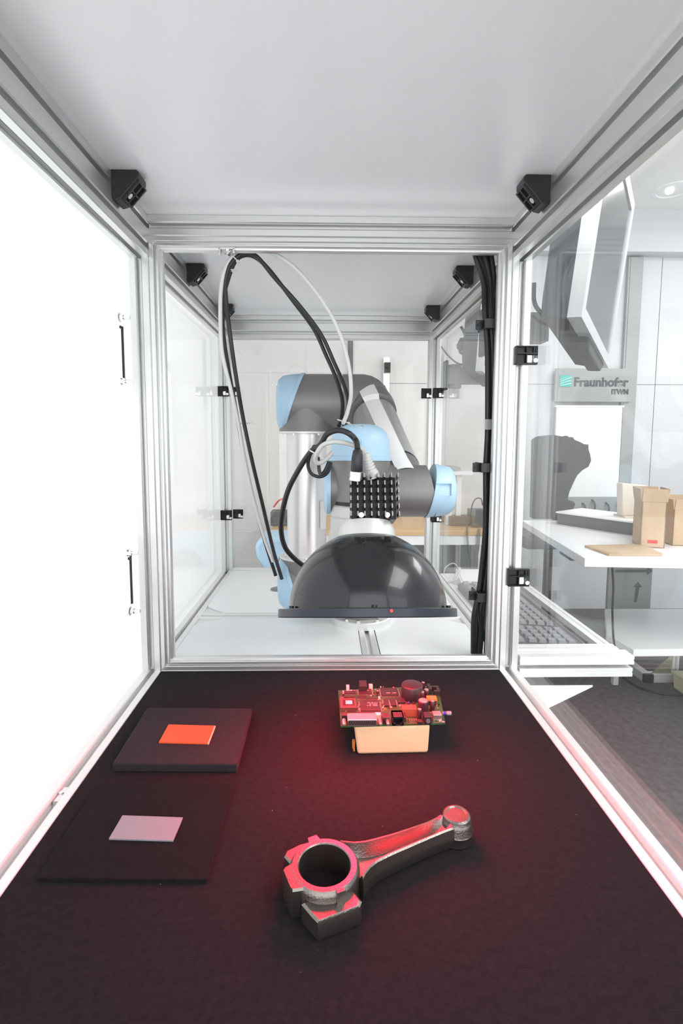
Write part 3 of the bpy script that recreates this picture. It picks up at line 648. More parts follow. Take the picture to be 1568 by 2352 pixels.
# tape strip on forearm: follows the tube's upper-front side
fx = Vector((1,0,0)); fx = (fx-fd*fx.dot(fd)).normalized(); fu = fx.cross(fd); fu = fu if fu.z > 0 else -fu
def tape_pt(s, a, r): return FE+fd*s+(fx*math.sin(a)+fu*math.cos(a))*r
m = MB(); R0 = []; stp = [(0.012, 0.0530), (0.04, 0.0530), (0.064, 0.0525), (0.074, 0.0458), (0.12, 0.0450), (0.18, 0.0440), (0.235, 0.0430), (0.262, 0.0428), (0.285, 0.0430), (0.318, 0.0455)]
a0 = -0.02; hw = 0.33
for s, r in stp:
    aa = [a0-0.22+0.22*(s/0.12)*0.35+hw*(j/4-0.5)*2 for j in range(5)] 
    R0.append([tape_pt(s, a, r+0.0004) for a in aa]+[tape_pt(s, a, r) for a in reversed(aa)])
m.rings(R0); tag(obj('tape_strip', m, TAPE, smooth=30), 'long strip of white tape stuck along the robot forearm', 'tape')
# wrist 2 (upright) and tool side
W2 = Vector((0.0455, -0.055, 0.335)); r2 = 0.0475
h = MB().lathe((W2.x, W2.y, 0.312), (0,0,1), [(0, r2), (0.066, r2), (0.068, r2-0.002)], 48)
h.lathe((W2.x, W2.y+0.01, W2.z-0.004), X, [(0, 0.0425), (W1.x-W2.x-0.028, 0.0430)], 40)
h.lathe((W2.x, W2.y+0.012, W2.z-0.004), -X, [(0, 0.0425), (0.053, 0.0425)], 40)
rp('wrist_housing', h, GREYROB, smooth=40)
rp('wrist_cover', MB().lathe((W2.x-0.053, W2.y+0.012, W2.z-0.004), -X, [(-0.006, 0.0440), (0, 0.0440), (0.001, 0.0425), (0.005, 0.036), (0.006, 0.02)], 40), BLUE, 'pale blue cover edge at the left of the wrist', smooth=50)
c = rp('wrist_cover', MB().lathe((W2.x, W2.y, 0.376), (0,0,1), [(-0.002, r2+0.0003, -0.05), (-0.002, r2+0.0022, -0.05), (0.005, r2+0.0022, -0.05), (0.006, r2+0.0002, -0.04), (0.022, r2*0.99), (0.034, r2*0.955), (0.043, r2*0.87), (0.050, r2*0.72), (0.0545, r2*0.52), (0.0565, r2*0.28), (0.057, r2*0.05)], 48, up=(0,1,0)), BLUE, 'pale blue domed cover on top of the wrist', smooth=50)
obj('cover_ridge', MB().box((W2.x-0.0012, W2.y-r2-0.0006, 0.382), (W2.x+0.0012, W2.y-r2+0.004, 0.408)), BLUE, c)
obj('screw', MB().cyl((W2.x, W2.y-0.030, 0.4255), (W2.x, W2.y-0.031, 0.4290), 0.003, n=10), STEEL, c)
rp('seal_band', MB().lathe((W2.x, W2.y, 0.306), (0,0,1), [(0, r2-0.001), (0.0055, r2-0.001)], 40), BLACKP, smooth=40)
rp('tool_flange', MB().lathe((W2.x, W2.y, 0.225), (0,0,1), [(0, r2+0.006), (0.020, r2+0.004), (0.040, r2), (0.0605, r2), (0.0612, r2-0.001), (0.0622, r2-0.001), (0.063, r2), (0.078, r2), (0.081, r2-0.002)], 48), GREYLT, 'pale grey tool flange', smooth=25)

# ---- dome light + camera on tilted axes
dn = Vector((0, math.sin(math.radians(19.4)), math.cos(math.radians(19.4)))); df_ = Vector((0, -dn.z, dn.y)); DC = at(843.5, 1406, y=-0.225)
RD = 179.5/1180*float(np.dot(np.array(DC)-CPOS, _f)); KD = RD/0.1068
dome = thing('dome_light', 'black hemispherical dome lamp with a flat flange, hanging from the robot wrist', 'lamp', tuple(DC))
def dlathe(prof, n=64): return MB().lathe(DC, dn, prof, n)
prof = [(0.004, RD)]+[(0.004+RD*math.sin(a), RD*math.cos(a)) for a in [math.radians(d) for d in range(6, 82, 5)]]
inner = [(0.004+(RD-0.003)*math.sin(a), (RD-0.003)*math.cos(a)) for a in [math.radians(d) for d in range(80, -1, -5)]]
m = MB(); m.lathe(DC, dn, prof+[(0.004+RD*0.992, 0.012)]+inner[:], 72)
obj('shell', m, DOME, dome, smooth=50)
m = MB(); n = 72; R = []
u_ = Vector((1,0,0))
def rimp(r, t, ear=True):
    out = []
    for i in range(n):
        a = 2*math.pi*i/n; rr = r
        if ear and r > 0.106: rr = r+0.0055*max(0, math.cos(2*(a))**9)
        out.append(DC+u_*(rr*math.cos(a))+df_*(rr*math.sin(a))+dn*t)
    return out
m.rings([rimp(0.1000*KD, -0.0065, False), rimp(0.1150*KD, -0.0065), rimp(0.1160*KD, -0.0055), rimp(0.1160*KD, 0.0035), rimp(0.1150*KD, 0.0045), rimp(0.1040*KD, 0.0045, False), rimp(0.1000*KD, -0.0065, False)], False, False)
obj('flange', m, RIM, dome, smooth=35)
for a in (205, 335, 268, 90, 25, 155):
    q = DC+u_*(0.106*math.cos(math.radians(a)))-df_*(0.106*math.sin(math.radians(a)))*-1+dn*0.0045; obj('screw', MB().cyl(q, q+dn*0.003, 0.003, n=10), BLACKM, dome)
q = DC+df_*0.1158*KD+u_*0.018; obj('indicator', MB().cyl(q+dn*0.001, q+dn*0.001+df_*0.0012, 0.0016, n=10), LED, dome, 'tiny red indicator')
top = DC+dn*(RD+0.002)
obj('collar', MB().lathe(top-dn*0.010, dn, [(0, 0.0400), (0.012, 0.0390), (0.022, 0.0345), (0.0245, 0.0335)], 48), GREYLT, dome, 'pale grey collar on top of the dome', smooth=40)
obj('bracket', MB().box((-0.038, -0.030, -0.014), (0.020, 0.010, 0.006), Matrix.Translation((W2.x-0.004, W2.y-0.008, 0.240))), GREYLT, dome, bevel=0.002)
redl = bpy.data.lights.new('red_ring', 'AREA'); redl.shape = 'DISK'; redl.size = 0.18; redl.energy = 1.5; redl.spread = math.radians(150); redl.color = (1.0, 0.02, 0.05)
ro = bpy.data.objects.new('red_ring', redl); COL.objects.link(ro)
ro.matrix_world = Matrix.Translation(DC-dn*0.0045) @ dn.to_track_quat('Z', 'X').to_matrix().to_4x4()

camo = thing('machine_camera', 'black machine vision camera with pin-fin heat sink and two cable plugs above the dome', 'camera', tuple(top+dn*0.012))
CC = top+dn*0.016; CC.x = at(857, 1150, y=CC.y).x
ca, cb2, cc2 = Vector((1,0,0)), df_, dn   # width, toward viewer, up
def CB(x0, y0, z0, x1, y1, z1):
    m = MB(); P = [CC+ca*x+cb2*y+cc2*z for z in (z0, z1) for (x, y) in ((x0,y0),(x1,y0),(x1,y1),(x0,y1))]
    return m.add(P, [(0,3,2,1),(4,5,6,7),(0,1,5,4),(1,2,6,5),(2,3,7,6),(3,0,4,7)])
Hc = 0.058
obj('body', CB(-0.030, -0.022, 0, 0.030, 0.016, Hc), BLACKM, camo, bevel=0.001)
f0 = None
nx, nz = 8, 6
for i in range(nx):
    for j in range(nz):
        x = -0.0315+i*0.0630/(nx-1); z = 0.0045+j*(Hc-0.006)/(nz-1)
        if f0 is None:
            mb = CB(-0.0009, 0.016, -0.0030, 0.0009, 0.034, 0.0030)
            mb.v = [v-CC for v in mb.v]
            f0 = obj('fin', mb, BLACKM, None); f0.parent = camo; base = CC-Vector(camo.location)
            f0.location = base+ca*x+cc2*z
        else:
            o = bpy.data.objects.new('fin', f0.data); COL.objects.link(o); o.parent = camo; o.location = base+ca*x+cc2*z
tm = MB()
for i in range(nx):
    for j in range(nz):
        x = -0.0315+i*0.0630/(nx-1); z = 0.0045+j*(Hc-0.006)/(nz-1); b_ = CB(x-0.0009, 0.0340, z-0.0030, x+0.0009, 0.0344, z+0.0030); tm.add(b_.v, b_.f)
obj('fin_tips', tm, SLOT, camo, 'bare light-grey fin ends')
for x in (-0.018, 0.016):
    q = CC+ca*x+cb2*0.020+cc2*0.003; obj('bolt', MB().cyl(q, q+cb2*0.012, 0.0035, n=12), STEEL, camo, smooth=40)
# plugs on top
q = at(816, 1104, y=CC.y-0.010); q2 = at(819, 1073, y=CC.y-0.010); q3 = at(821, 1030, y=CC.y-0.012)
obj('round_plug', MB().cyl(q, q.lerp(q2, 0.65), 0.0088, n=20).cyl(q.lerp(q2, 0.65), q2, 0.0070, n=20), STEEL, camo, 'knurled silver connector', smooth=40)
obj('plug_boot', MB().lathe(q2-Vector((0,0,0.006)), q3-q2, [(0, 0.0072), (0.001, 0.0080), (0.018, 0.0078), (0.028, 0.0062), (0.030, 0.004)], 20), BLACKP, camo, smooth=40)
g0 = at(857, 1098, y=CC.y+0.004); g1 = at(842, 1048, y=CC.y+0.002)
L = (g1-g0).length; pr = [(0, 0.0095), (0.008, 0.0090)]
for i in range(6): pr += [(0.010+i*0.0042, 0.0078-i*0.0005), (0.0125+i*0.0042, 0.0078-i*0.0005), (0.0127+i*0.0042, 0.0058-i*0.0003), (0.0140+i*0.0042, 0.0058-i*0.0003)]
obj('network_plug', MB().lathe(g0, g1-g0, pr, 16), CBG, camo, 'ribbed pale grey plug boot', smooth=30)

# ================================================================== CABLES
def cable(name, pts, r, m, label, cat='cable', group=None, n=10, sub=8):
    o = obj(name, MB().tube(spline(pts, sub), r, n), m, smooth=60); return tag(o, label, cat, group)
def P(lst): return [at(a, b, y=c) for a, b, c in lst]
cable('camera_cable', P([(821,1034,CC.y-0.012),(817,1012,-0.165),(800,995,-0.165),(775,988,-0.160),(750,998,-0.150),(735,1022,-0.14),(712,1040,-0.13),(685,1080,-0.11),(660,1130,-0.09),(647,1185,-0.07),(646,1225,-0.05),(655,1258,-0.04),(675,1282,-0.03),(700,1302,-0.02),(730,1325,0.0)]), 0.0042, CBL, 'thick black cable arching from the camera plug down behind the dome')
cable('coiled_cable', P([(760,1062,-0.105),(752,1085,-0.108),(735,1095,-0.11),(715,1088,-0.112),(707,1068,-0.115),(712,1045,-0.12),(722,1025,-0.12),(728,1040,-0.122),(731,1060,-0.124),(733,1082,-0.126),(738,1090,-0.126),(748,1078,-0.122),(755,1060,-0.12)]), 0.0026, CBL, 'small black cable loop hanging left of the blue wrist cover')
cable('network_cable', P([(842,1050,-0.15),(833,1034,-0.152),(815,1024,-0.155),(790,1017,-0.158),(765,1015,-0.158),(742,1022,-0.155),(729,1038,-0.15),(724,1055,-0.14),(731,1064,-0.135),(748,1055,-0.13),(762,1040,-0.12)]), 0.0034, CBG, 'pale grey cable curving across the blue wrist cover to the ribbed plug')
pa = [(647, 1330, 0.18), (627, 1262, 0.17), (603, 1160, 0.15), (579, 1060, 0.12), (558, 960, 0.1), (541, 860, 0.07), (527, 760, 0.05), (519, 690, 0.045), (518, 640, 0.04), (533, 602, 0.035), (560, 582, 0.035), (590, 590, 0.04), (632, 640, 0.06), (690, 705, 0.08), (738, 770, 0.1), (768, 835, 0.11), (790, 885, 0.1), (800, 925, 0.08), (793, 965, 0.05), (788, 985, 0.03)]
cable('hanging_cable', P(pa), 0.0038, CBL, 'black hanging cable, the one ending nearest the blue wrist cover')
pb = [(633, 1322, 0.2), (610, 1250, 0.19), (583, 1150, 0.17), (561, 1050, 0.14), (544, 955, 0.12), (525, 850, 0.09), (512, 760, 0.07), (512, 690, 0.06), (524, 640, 0.055), (540, 600, 0.05), (562, 586, 0.045), (588, 592, 0.05), (620, 622, 0.07), (672, 690, 0.09), (720, 755, 0.11), (748, 815, 0.12), (772, 870, 0.12), (786, 920, 0.1), (784, 960, 0.07), (778, 978, 0.05)]
cable('hanging_cable', P(pb), 0.0038, CBL, 'black hanging cable that crosses the elbow housing farther left')
pw = [(627, 1290, 0.18), (607, 1235, 0.17), (583, 1150, 0.15), (561, 1050, 0.13), (548, 975, 0.11), (530, 895, 0.08), (510, 810, 0.06), (506, 730, 0.05), (508, 660, 0.04), (520, 610, 0.036), (545, 580, 0.034), (575, 573, 0.034), (620, 578, 0.04), (680, 618, 0.055), (738, 688, 0.07), (778, 760, 0.08), (800, 835, 0.08), (806, 900, 0.07), (798, 945, 0.04), (788, 972, 0.02)]
cable('white_hanging_cable', P(pw), 0.0036, CBW, 'white cable looping down from the top of the opening to the blue wrist cover')
# metal hook on the opening's top, cable ties
hk = thing('cable_hook', 'zinc clip bolted under the top of the opening, holding the cable loop', 'clip', tuple(at(522, 572, y=0.012)))
q = at(522, 571, y=0.006)
obj('plate', MB().box((q.x-0.014, 0.002, q.z-0.002), (q.x+0.013, 0.022, q.z+0.0015)).box((q.x-0.014, 0.002, q.z-0.010), (q.x-0.011, 0.016, q.z)).box((q.x+0.009, 0.002, q.z-0.008), (q.x+0.0125, 0.014, q.z)), STEEL, hk, bevel=0.0006)
obj('bolt', MB().cyl((q.x, 0.010, q.z-0.009), (q.x, 0.010, q.z-0.001), 0.0045, n=6), CHROME, hk)
def tie(px, py, y, r, tilt, label):
    q = at(px, py, y=y); m = MB(); n_ = 20; d = Vector((math.sin(tilt), 0, math.cos(tilt))); a = Vector((math.cos(tilt), 0, -math.sin(tilt))); b = Vector((0,1,0))
    pts = [q+a*(r*math.cos(2*math.pi*i/n_))+b*(r*0.8*math.sin(2*math.pi*i/n_)) for i in range(n_+1)]
    m.tube(pts, 0.0011, 6); h_ = q+a*r
    m.box((-0.002,-0.002,-0.002), (0.002,0.002,0.002), Matrix.Translation(h_)); m.tube([h_, h_+a*0.008+Vector((0,-0.002,-0.001))], 0.0009, 5)
    return tag(obj('cable_tie', m, CBW, smooth=50), label, 'cable tie')
tie(523, 620, 0.045, 0.0085, 0.1, 'white cable tie below the zinc clip at the top left of the cable loop')
tie(537, 592, 0.036, 0.0080, 0.75, 'white cable tie right under the zinc clip')
tie(562, 972, 0.115, 0.0105, 0.0, 'white cable tie halfway down the left hanging cables')
tie(788, 968, 0.035, 0.010, 0.3, 'white cable tie just above the blue wrist cover')
tie(722, 1040, -0.135, 0.0075, 0.5, 'white cable tie on the small cable coil left of the wrist')
# bundle at the right of the opening
for i, dx in enumerate((-0.012, -0.004, 0.004, 0.012, 0.0)):
    dy = 0.012 if i in (1, 3) else 0.0
    def s(px, py, w=1.0): 
        q = at(px-9, py, y=0.040+dy); q.x += dx*w*0.8; return q
    top_x = [1092, 1104, 1114, 1122, 1128][i]
    pts = [at(top_x-4, 560, y=0.05+dy), at(top_x, 590, y=0.05+dy), at(top_x+12+(2-i)*3, 650, y=0.05+dy), s(1134, 715), s(1140, 800), s(1141, 900), s(1140, 1000), s(1136, 1075), s(1136, 1150), s(1134, 1230), s(1124, 1330), s(1118, 1370), s(1112, 1420, 1.3), at(1086+i*8+(6 if i > 2 else 0), 1500, y=0.05+dy)]
    lb = ['leftmost black cable of the bundle at the right of the opening','second black cable of the right-hand bundle, counted at its top','middle black cable of the right-hand bundle, counted at its top','fourth black cable of the right-hand bundle, counted at its top','rightmost black cable of the bundle at the right of the opening'][i]
    cable('bundled_cable', pts, 0.0047, CBL, lb, group='cables bundled beside the opening')
for (px, py, lb) in ((1134, 745, 'topmost black clamp around the cable bundle'), (1126, 1074, 'middle black clamp around the cable bundle'), (1116, 1370, 'lowest black clamp around the cable bundle')):
    q = at(px, py, y=0.030); w = 0.019; h_ = 0.0085
    t = thing('cable_clamp', lb, 'clamp', tuple(q), 'clamps on the cable bundle')
    obj('strap', MB().box((q.x-w, 0.020, q.z-h_), (q.x+w+0.004, 0.0305, q.z+h_)).box((q.x+w, 0.026, q.z-h_), (q.x+w+0.004, 0.062, q.z+h_)).box((q.x-w, 0.026, q.z-h_), (q.x-w+0.004, 0.062, q.z+h_)), BLACKP, t, bevel=0.001)
    obj('lug', MB().box((q.x-w-0.011, 0.034, q.z-h_), (q.x-w+0.001, 0.038, q.z+h_)), BLACKP, t, bevel=0.001)
    obj('screw', MB().cyl((q.x-w-0.006, 0.032, q.z), (q.x-w-0.006, 0.0345, q.z), 0.0026, n=12), BLACKM, t)
q = at(1135, 975, y=0.03); tag(obj('tape_band', MB().box((q.x-0.020, 0.0295, q.z-0.009), (q.x+0.024, 0.0302, q.z+0.009)), glassmat('sticky_tape', (0.9,0.9,0.9), 0.3)), 'clear sticky tape band across the black cable bundle', 'tape')
# grommet on the rear floor
q = at(640, 1352, z=0.002); tag(obj('floor_grommet', MB().lathe((q.x, q.y, 0), (0,0,1), [(0, 0.022), (0.002, 0.022), (0.003, 0.019), (0.003, 0.012), (0.001, 0.011)], 32), SLOT, smooth=40), 'round grey cable grommet in the white floor left of the robot', 'grommet')

# ================================================================== RIGHT SIDE: keyboard shelf, monitors
sh = thing('keyboard_shelf', 'aluminium framed pull-out shelf bolted to the right of the booth', 'shelf', (0.44, 0.25, 0.0))
XS0, XS1 = 0.3385, 0.545
def rail(a, b): 
    m = MB().box(a, b)
    return m
def small_rail(x0, y0, z0, x1, y1, z1, ax_):
    # flat bar with shallow groove lines
    m = MB(); g = 0.0016
    if ax_ == 'x':
        h = z1-z0; sec = [(y0,z0),(y1,z0),(y1,z1),(y1-(y1-y0)*0.35,z1),(y1-(y1-y0)*0.35,z1-g),(y1-(y1-y0)*0.5,z1-g),(y1-(y1-y0)*0.5,z1),(y0,z1),(y0,z0+h*0.62),(y0+g,z0+h*0.62),(y0+g,z0+h*0.42),(y0,z0+h*0.42)]
        m.rings([[Vector((x, a, b)) for a, b in sec] for x in (x0, x1)])
    else:
        w = x1-x0; sec = [(x0,z0),(x1,z0),(x1,z1),(x1-w*0.35,z1),(x1-w*0.35,z1-g),(x1-w*0.6,z1-g),(x1-w*0.6,z1),(x0,z1)]
        m.rings([[Vector((a, y, b)) for a, b in sec] for y in (y0, y1)])
    return m
obj('shelf_rail', small_rail(XS0, 0.003, 0.006, XS1, 0.032, 0.0215, 'x'), ALU_BAR, sh)
obj('shelf_rail', small_rail(XS0, 0.032, 0.010, XS1-0.012, 0.055, 0.0235, 'x'), ALU_BAR, sh)
obj('shelf_rail', small_rail(XS0, 0.003, -0.0165, XS1-0.002, 0.024, -0.001, 'x'), ALU_BAR, sh)
obj('shelf_rail', small_rail(0.515, 0.055, 0.004, 0.540, 0.60, 0.016, 'y'), ALU_BAR, sh)
obj('shelf_board', MB().box((XS0, 0.055, -0.008), (0.515, 0.66, -0.003)), WHITEP, sh)
tri = [at(1212, 1556, z=-0.030), at(1352, 1553, z=-0.030), at(1245, 1606, z=-0.030)]
obj('gusset_plate', MB().prismz([(XS0, 0.0), (0.47, 0.0), (XS0, -0.085)], -0.034, -0.0305), WHITEP, sh, 'white triangular plate under the shelf')
# keyboard, lengthwise along y
kb = thing('keyboard', 'grey computer keyboard on the pull-out shelf right of the booth', 'keyboard', (0.44, 0.24, -0.003))
kx0, kx1, ky0, ky1 = 0.352, 0.508, 0.070, 0.500
m = MB(); m.rings([[Vector((x, y, z)) for x, z in ((kx0,-0.003),(kx1,-0.003),(kx1,0.002),(kx1-0.02,0.007),(kx0+0.01,0.015),(kx0,0.010))] for y in (ky0, ky1)])
obj('case', m, KEYB, kb, bevel=0.002)
k0 = None
for r_ in range(6):
    for c_ in range(20):
        if (r_ == 0 and c_ in (1, 6, 11)) or c_ == 15: continue
        if r_ == 5 and 4 <= c_ <= 8 and c_ != 6: continue
        x = kx0+0.020+r_*0.0195+(0.005 if r_ else 0); y = ky1-0.012-c_*0.0206; zz = 0.014-(x-kx0)*0.055
        L = 0.0085 if not (r_ == 5 and c_ == 6) else 0.045
        mb = MB(); mb.rings([[Vector((a*0.0085, b*L, 0)) for a, b in ((-1,-1),(1,-1),(1,1),(-1,1))], [Vector((a*0.0062, b*(L-0.0022), 0.0075)) for a, b in ((-1,-1),(1,-1),(1,1),(-1,1))]])
        if L > 0.01 or k0 is None:
            o = obj('key', mb, KEYM, None); o.parent = kb
            if L < 0.01: k0 = o
        else: o = bpy.data.objects.new('key', k0.data); COL.objects.link(o); o.parent = kb
        o.location = Vector((x, y, zz))-Vector(kb.location)
# stuff on the shelf beyond the keyboard
pp = [at(1047, 1318, z=0.02), at(1078, 1322, z=0.02), at(1112, 1308, z=0.02), at(1115, 1395, z=0.02), at(1098, 1390, z=0.02)]
o = obj('document_folder', MB().prismz([(0.365,0.515),(0.50,0.515),(0.50,0.655),(0.385,0.655)], -0.0028, 0.012).prismz([(0.370,0.520),(0.495,0.520),(0.495,0.645),(0.390,0.645)], 0.012, 0.014), PAPER, bevel=0.0015); tag(o, 'pale grey folder of papers lying behind the keyboard', 'folder')
cable('loose_cable', [at(1018,1330,y=0.66), at(1022,1305,y=0.68), at(1040,1294,y=0.70), at(1052,1305,y=0.70), at(1063,1325,y=0.70)], 0.0022, CBG, 'thin grey cable arched behind the robot cell at the right rear')
cable('loose_cable', [at(1038,1345,y=0.55), at(1048,1318,y=0.57), at(1056,1305,y=0.58), at(1048,1330,y=0.56), at(1030,1338,y=0.55), at(1034,1348,y=0.54), at(1050,1340,y=0.54), at(1062,1362,y=0.52), at(1075,1378,y=0.50)], 0.003, CBG, 'tangled grey cable lying by the folder')

def monitor(name, B, C, H, tilt, depth, label, brk):
    """B,C bottom corners of the screen face (near, far); H height; housing on the back side"""
    B = Vector(B); C = Vector(C); e = (C-B).normalized(); up = Vector((0,0,1)); nrm = e.cross(up).normalized()  # candidate
    if nrm.x < 0: nrm = -nrm
    up = (up*math.cos(tilt)+nrm*math.sin(tilt)).normalized(); nrm = (e.cross(up)); nrm = nrm if nrm.x > 0 else -nrm
    w = (C-B).length
    t = thing(name, label, 'monitor', tuple(B))
    def G(a, b, c): return B+e*a+up*b-nrm*c
    def gb(a0, b0, c0, a1, b1, c1):
        m = MB(); Pp = [G(a, b, c) for c in (c0, c1) for (a, b) in ((a0,b0),(a1,b0),(a1,b1),(a0,b1))]
        return m.add(Pp, [(0,3,2,1),(4,5,6,7),(0,1,5,4),(1,2,6,5),(2,3,7,6),(3,0,4,7)])
    bz_ = 0.022
    m = gb(0, 0, 0, w, bz_, 0.024); m.add(*[(x.v, x.f) for x in [gb(0, H-bz_, 0, w, H, 0.024)]][0]); m.add(*[(x.v, x.f) for x in [gb(0, bz_, 0, bz_, H-bz_, 0.024)]][0]); m.add(*[(x.v, x.f) for x in [gb(w-bz_, bz_, 0, w, H-bz_, 0.024)]][0])
    obj('bezel', m, MONS, t)
    obj('screen', gb(bz_, bz_, 0.003, w-bz_, H-bz_, 0.012), SCREEN, t)
    m = MB(); f_ = [[G(a, b, c) for a, b in ((x0,z0),(w-x0,z0),(w-x0,H-z0),(x0,H-z0))] for c, x0, z0 in ((0.024, 0.0, 0.0), (0.024+depth*0.75, 0.004, 0.006), (0.024+depth, 0.05, 0.06))]
    m.rings(f_); obj('housing', m, MONG, t)
    m = MB(); m.rings([[G(a, b, c) for a, b in ((w*0.30,0.004),(w*0.95,0.004),(w*0.85,-0.020),(w*0.42,-0.020))] for c in (0.006, 0.034)]); obj('stand_lug', m, MONG, t, bevel=0.004)
    a = G(w*0.3, H*0.45, 0.024+depth)
    return t, a, G
mt, ma, G1 = monitor('panel_monitor', at(1335, 728, y=0.02), at(1397, 846, y=0.27), 0.34, 0.10, 0.062, 'large grey panel monitor with silver bezel seen edge-on through the right pane, nearer of two', None)
mt2, ma2, G2 = monitor('panel_monitor', at(1108, 852, y=0.85), at(1132, 880, y=1.05), 0.34, 0.06, 0.060, 'smaller-looking grey panel monitor farther back, seen through the rear cell pane beside the cable bundle', None)
# mounting arms
def mount(t, yy, x_end, zc_, xm=0.3385):
    p = obj('mount_arm', MB().box((xm+0.0115, yy-0.022, zc_-0.030), (x_end, yy+0.022, zc_+0.030)).cyl((xm+0.0465, yy, zc_-0.045), (xm+0.0465, yy, zc_+0.04), 0.024, n=24), mat('arm_grey_%d' % int(yy*10), (0.34, 0.35, 0.36), 0.45), t, smooth=40)
    obj('wall_plate', MB().box((xm, yy-0.05, zc_-0.055), (xm+0.0115, yy+0.05, zc_+0.05)), MONG, p, bevel=0.003)
mount(mt, 0.27, 0.47, 0.650); mount(mt2, 1.05, 0.60, 0.640, 0.4185)
tag(obj('arm_post', profile('z', ZF, 0.72, 0.385, 1.03), ALU), 'aluminium post behind the booth carrying the farther monitor arm', 'post')
cable('monitor_cable', [at(1226,650,y=0.16), at(1226,690,y=0.16), at(1236,712,y=0.15), at(1250,722,y=0.14), at(1262,720,y=0.13), at(1290,716,y=0.12)], 0.0042, MONG, 'grey cable with a thick gland entering the nearer monitor')
tag(obj('cable_gland', MB().cyl(at(1248,722,y=0.14), at(1282,717,y=0.122), 0.0075, n=12).cyl(at(1255,720,y=0.137), at(1264,719,y=0.132), 0.0145, n=6), MONG, smooth=40), 'chunky grey cable gland at the left side of the nearer monitor', 'cable gland')
cable('monitor_cable', [at(1222,725,y=0.16), at(1245,742,y=0.15), at(1270,749,y=0.14), at(1300,752,y=0.13)], 0.0030, MONG, 'thin grey cable sagging below the gland of the nearer monitor')
cable('monitor_cable', [at(1058,750,y=0.95), at(1066,765,y=0.95), at(1068,782,y=0.95), at(1060,800,y=0.95), at(1056,808,y=0.95), at(1070,816,y=0.95), at(1092,822,y=0.93)], 0.0048, MONG, 'grey cable with a ferrite lump leading to the farther monitor')
tag(obj('ferrite_core', MB().lathe(at(1067,778,y=0.95), at(1055,805,y=0.95)-at(1067,778,y=0.95), [(0,0.008),(0.004,0.016),(0.030,0.018),(0.040,0.012),(0.043,0.006)], 16), MONG, smooth=40), 'fat grey ferrite core on the farther monitor cable', 'ferrite core')
cable('monitor_cable', [at(1012,795,y=0.90), at(1030,818,y=0.90), at(1050,834,y=0.90), at(1072,838,y=0.90), at(1092,833,y=0.90)], 0.0030, MONG, 'thin grey cable sagging under the farther monitor, behind the rear right post')

# ================================================================== BACKGROUND, REAR
wbz = -0.115
wk = thing('workbench', 'long workbench with a beech top and aluminium frame against the rear wall', 'workbench', (0.7, 2.2, ZF))
xa = at(620, 1185, y=2.0).x; xb = 1.05
obj('worktop', MB().box((xa, 2.0, wbz-0.03), (xb, YB-0.01, wbz)), WOOD, wk, bevel=0.003)
for x in (xa, 0.32, 0.86, xb-0.04):
    for y in (2.01, YB-0.08): obj('leg', profile('z', ZF, wbz-0.03, x, y), ALU_BAR, wk)
obj('apron', MB().box((xa+0.034, 2.012, wbz-0.085), (xb-0.04, 2.04, wbz-0.031)), ALU_BAR, wk)
obj('lower_shelf', MB().box((xa, 2.03, -0.52), (xb, YB-0.02, -0.50)), DARKG, wk)
obj('back_board', MB().box((xa+0.04, YB-0.04, -0.50), (xb, YB-0.03, wbz-0.04)), SIGNG, wk)
def small(name, px, py, y, w, h, d, m, label, cat):
    q = at(px, py, y=y); t = MB().box((q.x-w/2, y, wbz+0.001), (q.x+w/2, y+d, wbz+h)); t.box((q.x-w/2+0.01, y-0.006, wbz+0.012), (q.x+w/2-0.01, y, wbz+h*0.7))
    return tag(obj(name, t, m, bevel=0.004), label, cat)
small('power_supply', 640, 1165, 2.15, 0.10, 0.085, 0.12, DARKG, 'dark box on the workbench left of the robot tube', 'box')
small('tool_case', 1103, 1165, 2.10, 0.09, 0.10, 0.12, DARKG, 'dark case on the workbench seen left of the cable bundle', 'case')
small('tool_box', 1062, 1170, 2.15, 0.14, 0.055, 0.10, DARKG, 'low dark tool box on the workbench, right of the blue wrist cover', 'box')
cable('bench_cable', [at(628,1165,y=2.1), at(640,1150,y=2.1), at(655,1146,y=2.1), at(662,1160,y=2.1)], 0.005, REDP, 'red lead curling on the workbench by the dark box')
cable('bench_cable', [at(1082,1205,y=1.98), at(1083,1165,y=1.98), at(1092,1146,y=1.98), at(1104,1146,y=1.98), at(1108,1160,y=2.05)], 0.004, CBL, 'black lead arched over the workbench near the cable bundle')
cable('bench_cable', [at(1072,1210,y=1.98), at(1074,1250,y=1.98), at(1080,1290,y=1.98), at(1084,1330,y=1.98)], 0.006, DARKG, 'dark lead hanging down in front of the workbench')
cable('bench_cable', [at(1100,1215,y=1.99), at(1098,1250,y=1.99), at(1092,1290,y=1.99), at(1090,1330,y=1.99)], 0.009, DARKG, 'thick dark hose hanging down under the workbench')
# test stand on the bench
q = at(1045, 1090, y=2.2)
t = thing('test_stand', 'pale stand with a flat head rising from the workbench', 'stand', (q.x, 2.2, wbz))
obj('column', MB().box((q.x-0.05, 2.2, wbz), (q.x-0.015, 2.24, q.z)).box((q.x+0.012, 2.2, wbz), (q.x+0.04, 2.24, q.z)), WHITEP, t)
obj('head', MB().box((q.x-0.16, 2.17, q.z), (q.x+0.10, 2.30, q.z+0.022)), WHITEP, t); obj('cap', MB().lathe((q.x-0.03, 2.23, q.z+0.022), (0,0,1), [(0, 0.07), (0.02, 0.065), (0.03, 0.04)], 24), SIGNG, t, smooth=40)
